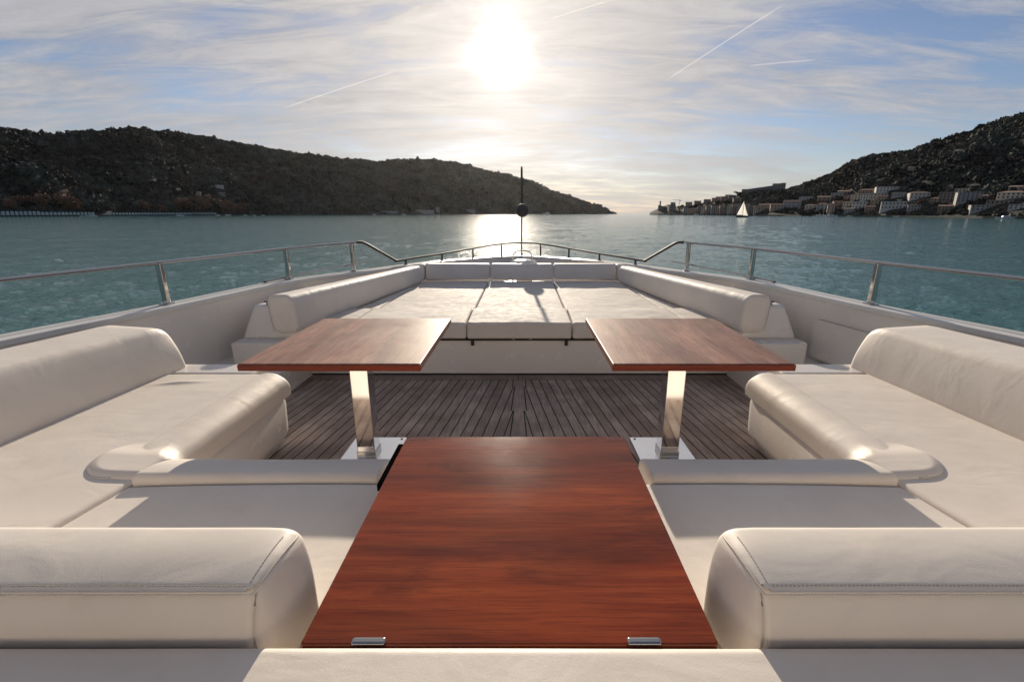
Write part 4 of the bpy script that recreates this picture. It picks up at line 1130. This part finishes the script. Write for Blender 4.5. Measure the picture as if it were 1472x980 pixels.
def sail(p0, p1, p2, bulge):
    V = []; F = []; n = 8
    for i in range(n+1):
        for k in range(n+1-i):
            u, w = i/n, k/n; p = np.array(p0)*(1-u-w) + np.array(p1)*u + np.array(p2)*w
            p[1] += bulge*27*u*w*(1-u-w) + .3*bulge*math.sin(math.pi*w); V.append(tuple(p))
    def id(i, k): return sum(n+1-a for a in range(i)) + k
    for i in range(n):
        for k in range(n-i):
            F.append((id(i, k), id(i+1, k), id(i, k+1)))
            if k < n-i-1: F.append((id(i+1, k), id(i+1, k+1), id(i, k+1)))
    return V, F
v, f = sail((.4, .05, 2.2), (-4.3, .3, 2.3), (.45, .05, 14.3), .5); obj('mainsail', (tr(v), f), 'white_sail', t)
v, f = sail((5.0, 0, 1.5), (.9, .5, 1.8), (.8, 0, 12.6), .6); obj('jib_sail', (tr(v), f), 'white_sail', t)
def motorboat(px, r, Lb, head, label, group=None, name='motorboat', tall=1.0):
    x, y, tr = boat_frame(px, r, head); t = thing(name, label, 'boat', (x, y, WATER), group)
    B = Lb*.3; H = Lb*.11
    v, f = hullmesh(Lb, B, H); obj('hull', (tr(v), f), 'boat_white', t)
    v, f = rbox((-Lb*.28, -B*.36, H), (Lb*.16, B*.36, H*2.1*tall), (Lb*.03, B*.06, H*.2), (1, 1, 1), lambda W: np.column_stack([W[:, 0] - .35*(W[:, 2]-H)*(W[:, 0] > 0), W[:, 1], W[:, 2]])); obj('cabin', (tr(v), f), 'boat_white', t)
    v, f = box((-Lb*.2, -B*.37, H*1.45), (Lb*.07, B*.37, H*1.8)); obj('windscreen', (tr(v), f), 'window_dark', t, smooth=False)
    v, f = tube([(-Lb*.2, -B*.33, H*2*tall), (-Lb*.24, -B*.3, H*2.9*tall), (-Lb*.24, B*.3, H*2.9*tall), (-Lb*.2, B*.33, H*2*tall)], Lb*.008, 6); obj('arch', (tr(v), f), 'boat_white', t)
motorboat(1446, 455, 9.5, 200, 'small white motorboat near the right picture edge')
motorboat(786, 1000, 17, 150, 'white motor yacht right of the anchor ball near the island', tall=1.3)
gm = 'small boats moored off the shores'
for px, r, Lb, hd, lab in ((117, 690, 4.5, 20, 'tiny white dinghy moored by the cabin row'), (131, 712, 10, 180, 'pale boat moored against the cabin quay'), (258, 760, 9, 10, 'white launch lying off the end of the cabin row'),
        (312, 830, 6, 170, 'white boat left of the small group off the autumn trees'), (327, 840, 8, 10, 'largest white boat off the autumn trees'), (352, 850, 6, 190, 'white boat right of the group off the autumn trees'),
        (365, 858, 5, 0, 'small boat between the autumn trees and the bay'), (378, 860, 5, 20, 'rightmost small boat of the left bay'), (538, 1010, 7, 170, 'white boat left of the island sheds'),
        (750, 800, 4, 0, 'dark speck of a boat in the sun glitter'), (1176, 610, 9, 185, 'white yacht moored left below the village'), (1196, 612, 11, 5, 'larger white yacht moored below the narrow pink house'),
        (1222, 606, 6, 0, 'small boat off the village promenade'), (1290, 560, 5, 180, 'small white boat under the hotel'), (1002, 880, 9, 10, 'boat at the headland quay')):
    motorboat(px, r, Lb, hd, lab, gm)
for px, r, h, lab in ((580, 1020, 13, 'moored sailing yacht with bare mast by the island sheds'), (1184, 618, 13, 'left bare masted yacht moored below the village'), (1192, 622, 15, 'taller bare masted yacht moored below the village')):
    x, y, tr = boat_frame(px, r, 170); t = thing('moored_yacht', lab, 'sailboat', (x, y, WATER), 'moored yachts with bare masts')
    v, f = hullmesh(h*.75, h*.22, 1.1); obj('hull', (tr(v), f), 'boat_white', t)
    v, f = tube([(0, 0, .8), (0, 0, h)], .12, 6); obj('mast', (tr(v), f), 'boat_white', t)
    v, f = rbox((-h*.2, -.8, 1.1), (h*.1, .8, 1.7), .15); obj('cabin', (tr(v), f), 'boat_white', t)

# ---- the air: thin even haze round everything
hm = bpy.data.materials.new('haze'); hm.use_nodes = True; nt = hm.node_tree; nt.nodes.remove(nt.nodes['Principled BSDF'])
pv = N(nt, 'ShaderNodeVolumePrincipled'); pv.inputs['Density'].default_value = HAZE; pv.inputs['Anisotropy'].default_value = .7; pv.inputs['Color'].default_value = (.95, .96, .98, 1)
L(nt, pv.outputs[0], nt.nodes['Material Output'].inputs['Volume']); M['haze'] = hm
o = obj('haze', box((-3600, -600, WATER-1), (3600, 3600, 330)), 'haze', smooth=False); o['kind'] = 'stuff'; o['label'] = 'thin bright sea haze'
# ==================================================================== LIGHT
W = bpy.data.worlds.new('World'); S.world = W; W.use_nodes = True
nt = W.node_tree; bg = nt.nodes['Background']; STR = .1
tc = N(nt, 'ShaderNodeTexCoord'); d = tc.outputs['Generated']
sky = N(nt, 'ShaderNodeTexSky', sky_type='NISHITA', sun_disc=False); sky.sun_elevation = SUN_EL; sky.sun_rotation = SUN_AZ
sky.air_density = 1.0; sky.dust_density = .25; sky.ozone_density = 1.5
sep = N(nt, 'ShaderNodeSeparateXYZ'); L(nt, d, sep.inputs[0])
zc = math_n(nt, 'MAXIMUM', sep.outputs['Z'], 0.0)
den = math_n(nt, 'ADD', zc, .16)
comb = N(nt, 'ShaderNodeCombineXYZ'); L(nt, math_n(nt, 'DIVIDE', sep.outputs['X'], den), comb.inputs[0]); L(nt, math_n(nt, 'DIVIDE', sep.outputs['Y'], den), comb.inputs[1])
cl = comb.outputs[0]
dot = N(nt, 'ShaderNodeVectorMath', operation='DOT_PRODUCT'); L(nt, d, dot.inputs[0]); dot.inputs[1].default_value = SUN_DIR
ang_ = math_n(nt, 'ARCCOSINE', math_n(nt, 'MINIMUM', dot.outputs['Value'], .99999))       # radians from the sun
near = math_n(nt, 'EXPONENT', math_n(nt, 'MULTIPLY', ang_, -1/R(17)))
n1 = noise(nt, mapping(nt, cl, (.8, 1.7, 1), (0, 0, -.26)), 1.3, 10, .60, .35)
n2 = noise(nt, mapping(nt, cl, (1.3, 4.2, 1), (0, 0, -.16), (3, 1, 0)), 1.5, 12, .68, .6)
n3 = noise(nt, mapping(nt, cl, (.22, .4, 1), (0, 0, .3), (7, 2, 0)), 1.0, 3, .5, .3)
f1 = math_n(nt, 'ADD', math_n(nt, 'MULTIPLY', n1, .5), math_n(nt, 'MULTIPLY', n2, .5))
f1 = math_n(nt, 'ADD', f1, math_n(nt, 'MULTIPLY', math_n(nt, 'SUBTRACT', n3, .5), .35))
f1 = math_n(nt, 'ADD', f1, math_n(nt, 'MULTIPLY', near, .16))
clear = N(nt, 'ShaderNodeMapRange', interpolation_type='SMOOTHSTEP'); L(nt, math_n(nt, 'ADD', sep.outputs['X'], math_n(nt, 'MULTIPLY', zc, .5)), clear.inputs['Value'])
clear.inputs['From Min'].default_value = .30; clear.inputs['From Max'].default_value = .85
f1 = math_n(nt, 'SUBTRACT', f1, math_n(nt, 'MULTIPLY', clear.outputs[0], .055))
cov = ramp(nt, f1, [(.415, .06), (.50, .55), (.60, 1.0)])
cloud_far = (3.65, 3.6, 3.8); cloud_near = (6.3, 5.75, 5.15)
ccol = mixc(nt, math_n(nt, 'MULTIPLY', near, 1.7, True), cloud_far, cloud_near)
shade = ramp(nt, n2, [(.36, .80), (.50, .97), (.64, 1.12)])
back = ramp(nt, math_n(nt, 'ADD', math_n(nt, 'MULTIPLY', dot.outputs['Value'], .5), .5), [(.25, .55), (.75, 1.0)])
ccol = mixc(nt, 1.0, mixc(nt, 1.0, ccol, shade, 'MULTIPLY'), back, 'MULTIPLY')
skyc = mixc(nt, 1.0, sky.outputs[0], (.60, .62, .75), 'MULTIPLY')
col = mixc(nt, math_n(nt, 'MULTIPLY', cov, .88), skyc, ccol)
hz = math_n(nt, 'EXPONENT', math_n(nt, 'MULTIPLY', zc, -14.0))
hcol = mixc(nt, math_n(nt, 'MULTIPLY', near, 1.6, True), (3.3, 3.5, 4.0), (5.0, 4.55, 4.1))
col = mixc(nt, math_n(nt, 'MULTIPLY', hz, .6), col, hcol)
# aircraft trails: thin lines on the cloud layer
def trail(p, q, w, amt, col):
    (x0, y0), (x1, y1) = p, q; l = math.hypot(x1-x0, y1-y0); tx, ty = (x1-x0)/l, (y1-y0)/l
    s_ = N(nt, 'ShaderNodeSeparateXYZ'); L(nt, cl, s_.inputs[0])
    X = math_n(nt, 'SUBTRACT', s_.outputs[0], x0); Y = math_n(nt, 'SUBTRACT', s_.outputs[1], y0)
    al = math_n(nt, 'ADD', math_n(nt, 'MULTIPLY', X, tx), math_n(nt, 'MULTIPLY', Y, ty))
    ac = math_n(nt, 'ABSOLUTE', math_n(nt, 'SUBTRACT', math_n(nt, 'MULTIPLY', X, ty), math_n(nt, 'MULTIPLY', Y, tx)))
    m = math_n(nt, 'SUBTRACT', 1.0, math_n(nt, 'DIVIDE', ac, w), True)
    m = math_n(nt, 'MULTIPLY', m, math_n(nt, 'MULTIPLY', math_n(nt, 'DIVIDE', al, l*.15), 1.0, True))
    m = math_n(nt, 'MULTIPLY', m, math_n(nt, 'DIVIDE', math_n(nt, 'SUBTRACT', l, al), l*.1, True))
    return mixc(nt, math_n(nt, 'MULTIPLY', m, amt), col, (9.0, 8.3, 7.6))
def cpos(px, py):
    a, e, _ = bearing(px, py); z = math.sin(R(e)); c = math.cos(R(e)); return c*math.sin(R(a))/(z+.16), c*math.cos(R(a))/(z+.16)
col = trail(cpos(402, 158), cpos(576, 100), .007, .5, col)
col = trail(cpos(1134, 2), cpos(956, 117), .006, .45, col)
col = trail(cpos(880, 0), cpos(790, 28), .006, .5, col)
col = trail(cpos(1175, 86), cpos(1075, 95), .010, .35, col)
# brightness of thin cloud round the sun
def glow(width, amp, rgb, col):
    t = math_n(nt, 'DIVIDE', ang_, R(width)); g_ = math_n(nt, 'MULTIPLY', math_n(nt, 'EXPONENT', math_n(nt, 'MULTIPLY', math_n(nt, 'MULTIPLY', t, t), -1.0)), amp)
    return mixc(nt, 1.0, col, mixc(nt, 1.0, rgb, g_, 'MULTIPLY'), 'ADD')
wob = math_n(nt, 'MULTIPLY', math_n(nt, 'SUBTRACT', n1, .5), R(7))
ang_ = math_n(nt, 'MAXIMUM', math_n(nt, 'ADD', ang_, wob), 0.0)
col = glow(1.8, 40, (1, .97, .92), col); col = glow(4.5, 1.7, (1, .93, .84), col); col = glow(9, 1.3, (1, .94, .86), col); col = glow(21, .45, (1, .88, .74), col)
L(nt, col, bg.inputs['Color']); bg.inputs['Strength'].default_value = STR

sl = bpy.data.lights.new('Sun', 'SUN'); sl.energy = 5.0; sl.angle = R(.53); sl.color = (1, .87, .70)
so = bpy.data.objects.new('sun', sl); COL.objects.link(so); so.rotation_euler = (-SUN_DIR).to_track_quat('-Z', 'Y').to_euler(); so.location = (0, 20, 30)

# ==================================================================== CAMERA
cam = bpy.data.cameras.new('Camera'); co = bpy.data.objects.new('Camera', cam); COL.objects.link(co); S.camera = co
cam.sensor_width = 36; cam.lens = 660/1472*36; cam.shift_x = -15/1472; cam.clip_start = .02; cam.clip_end = 60000
co.location = CAM.tolist(); co.rotation_euler = (R(90) - TILT, 0, 0)

S.view_settings.view_transform = 'Standard'; S.view_settings.look = 'None'; S.view_settings.gamma = 1; S.view_settings.use_curve_mapping = False
S.view_settings.exposure = .2
S.cycles.use_denoising = True; S.cycles.denoiser = 'OPENIMAGEDENOISE'; S.cycles.max_bounces = 8; S.cycles.sample_clamp_indirect = 25; S.cycles.sample_clamp_direct = 25
S.cycles.caustics_reflective = True; S.cycles.use_adaptive_sampling = False
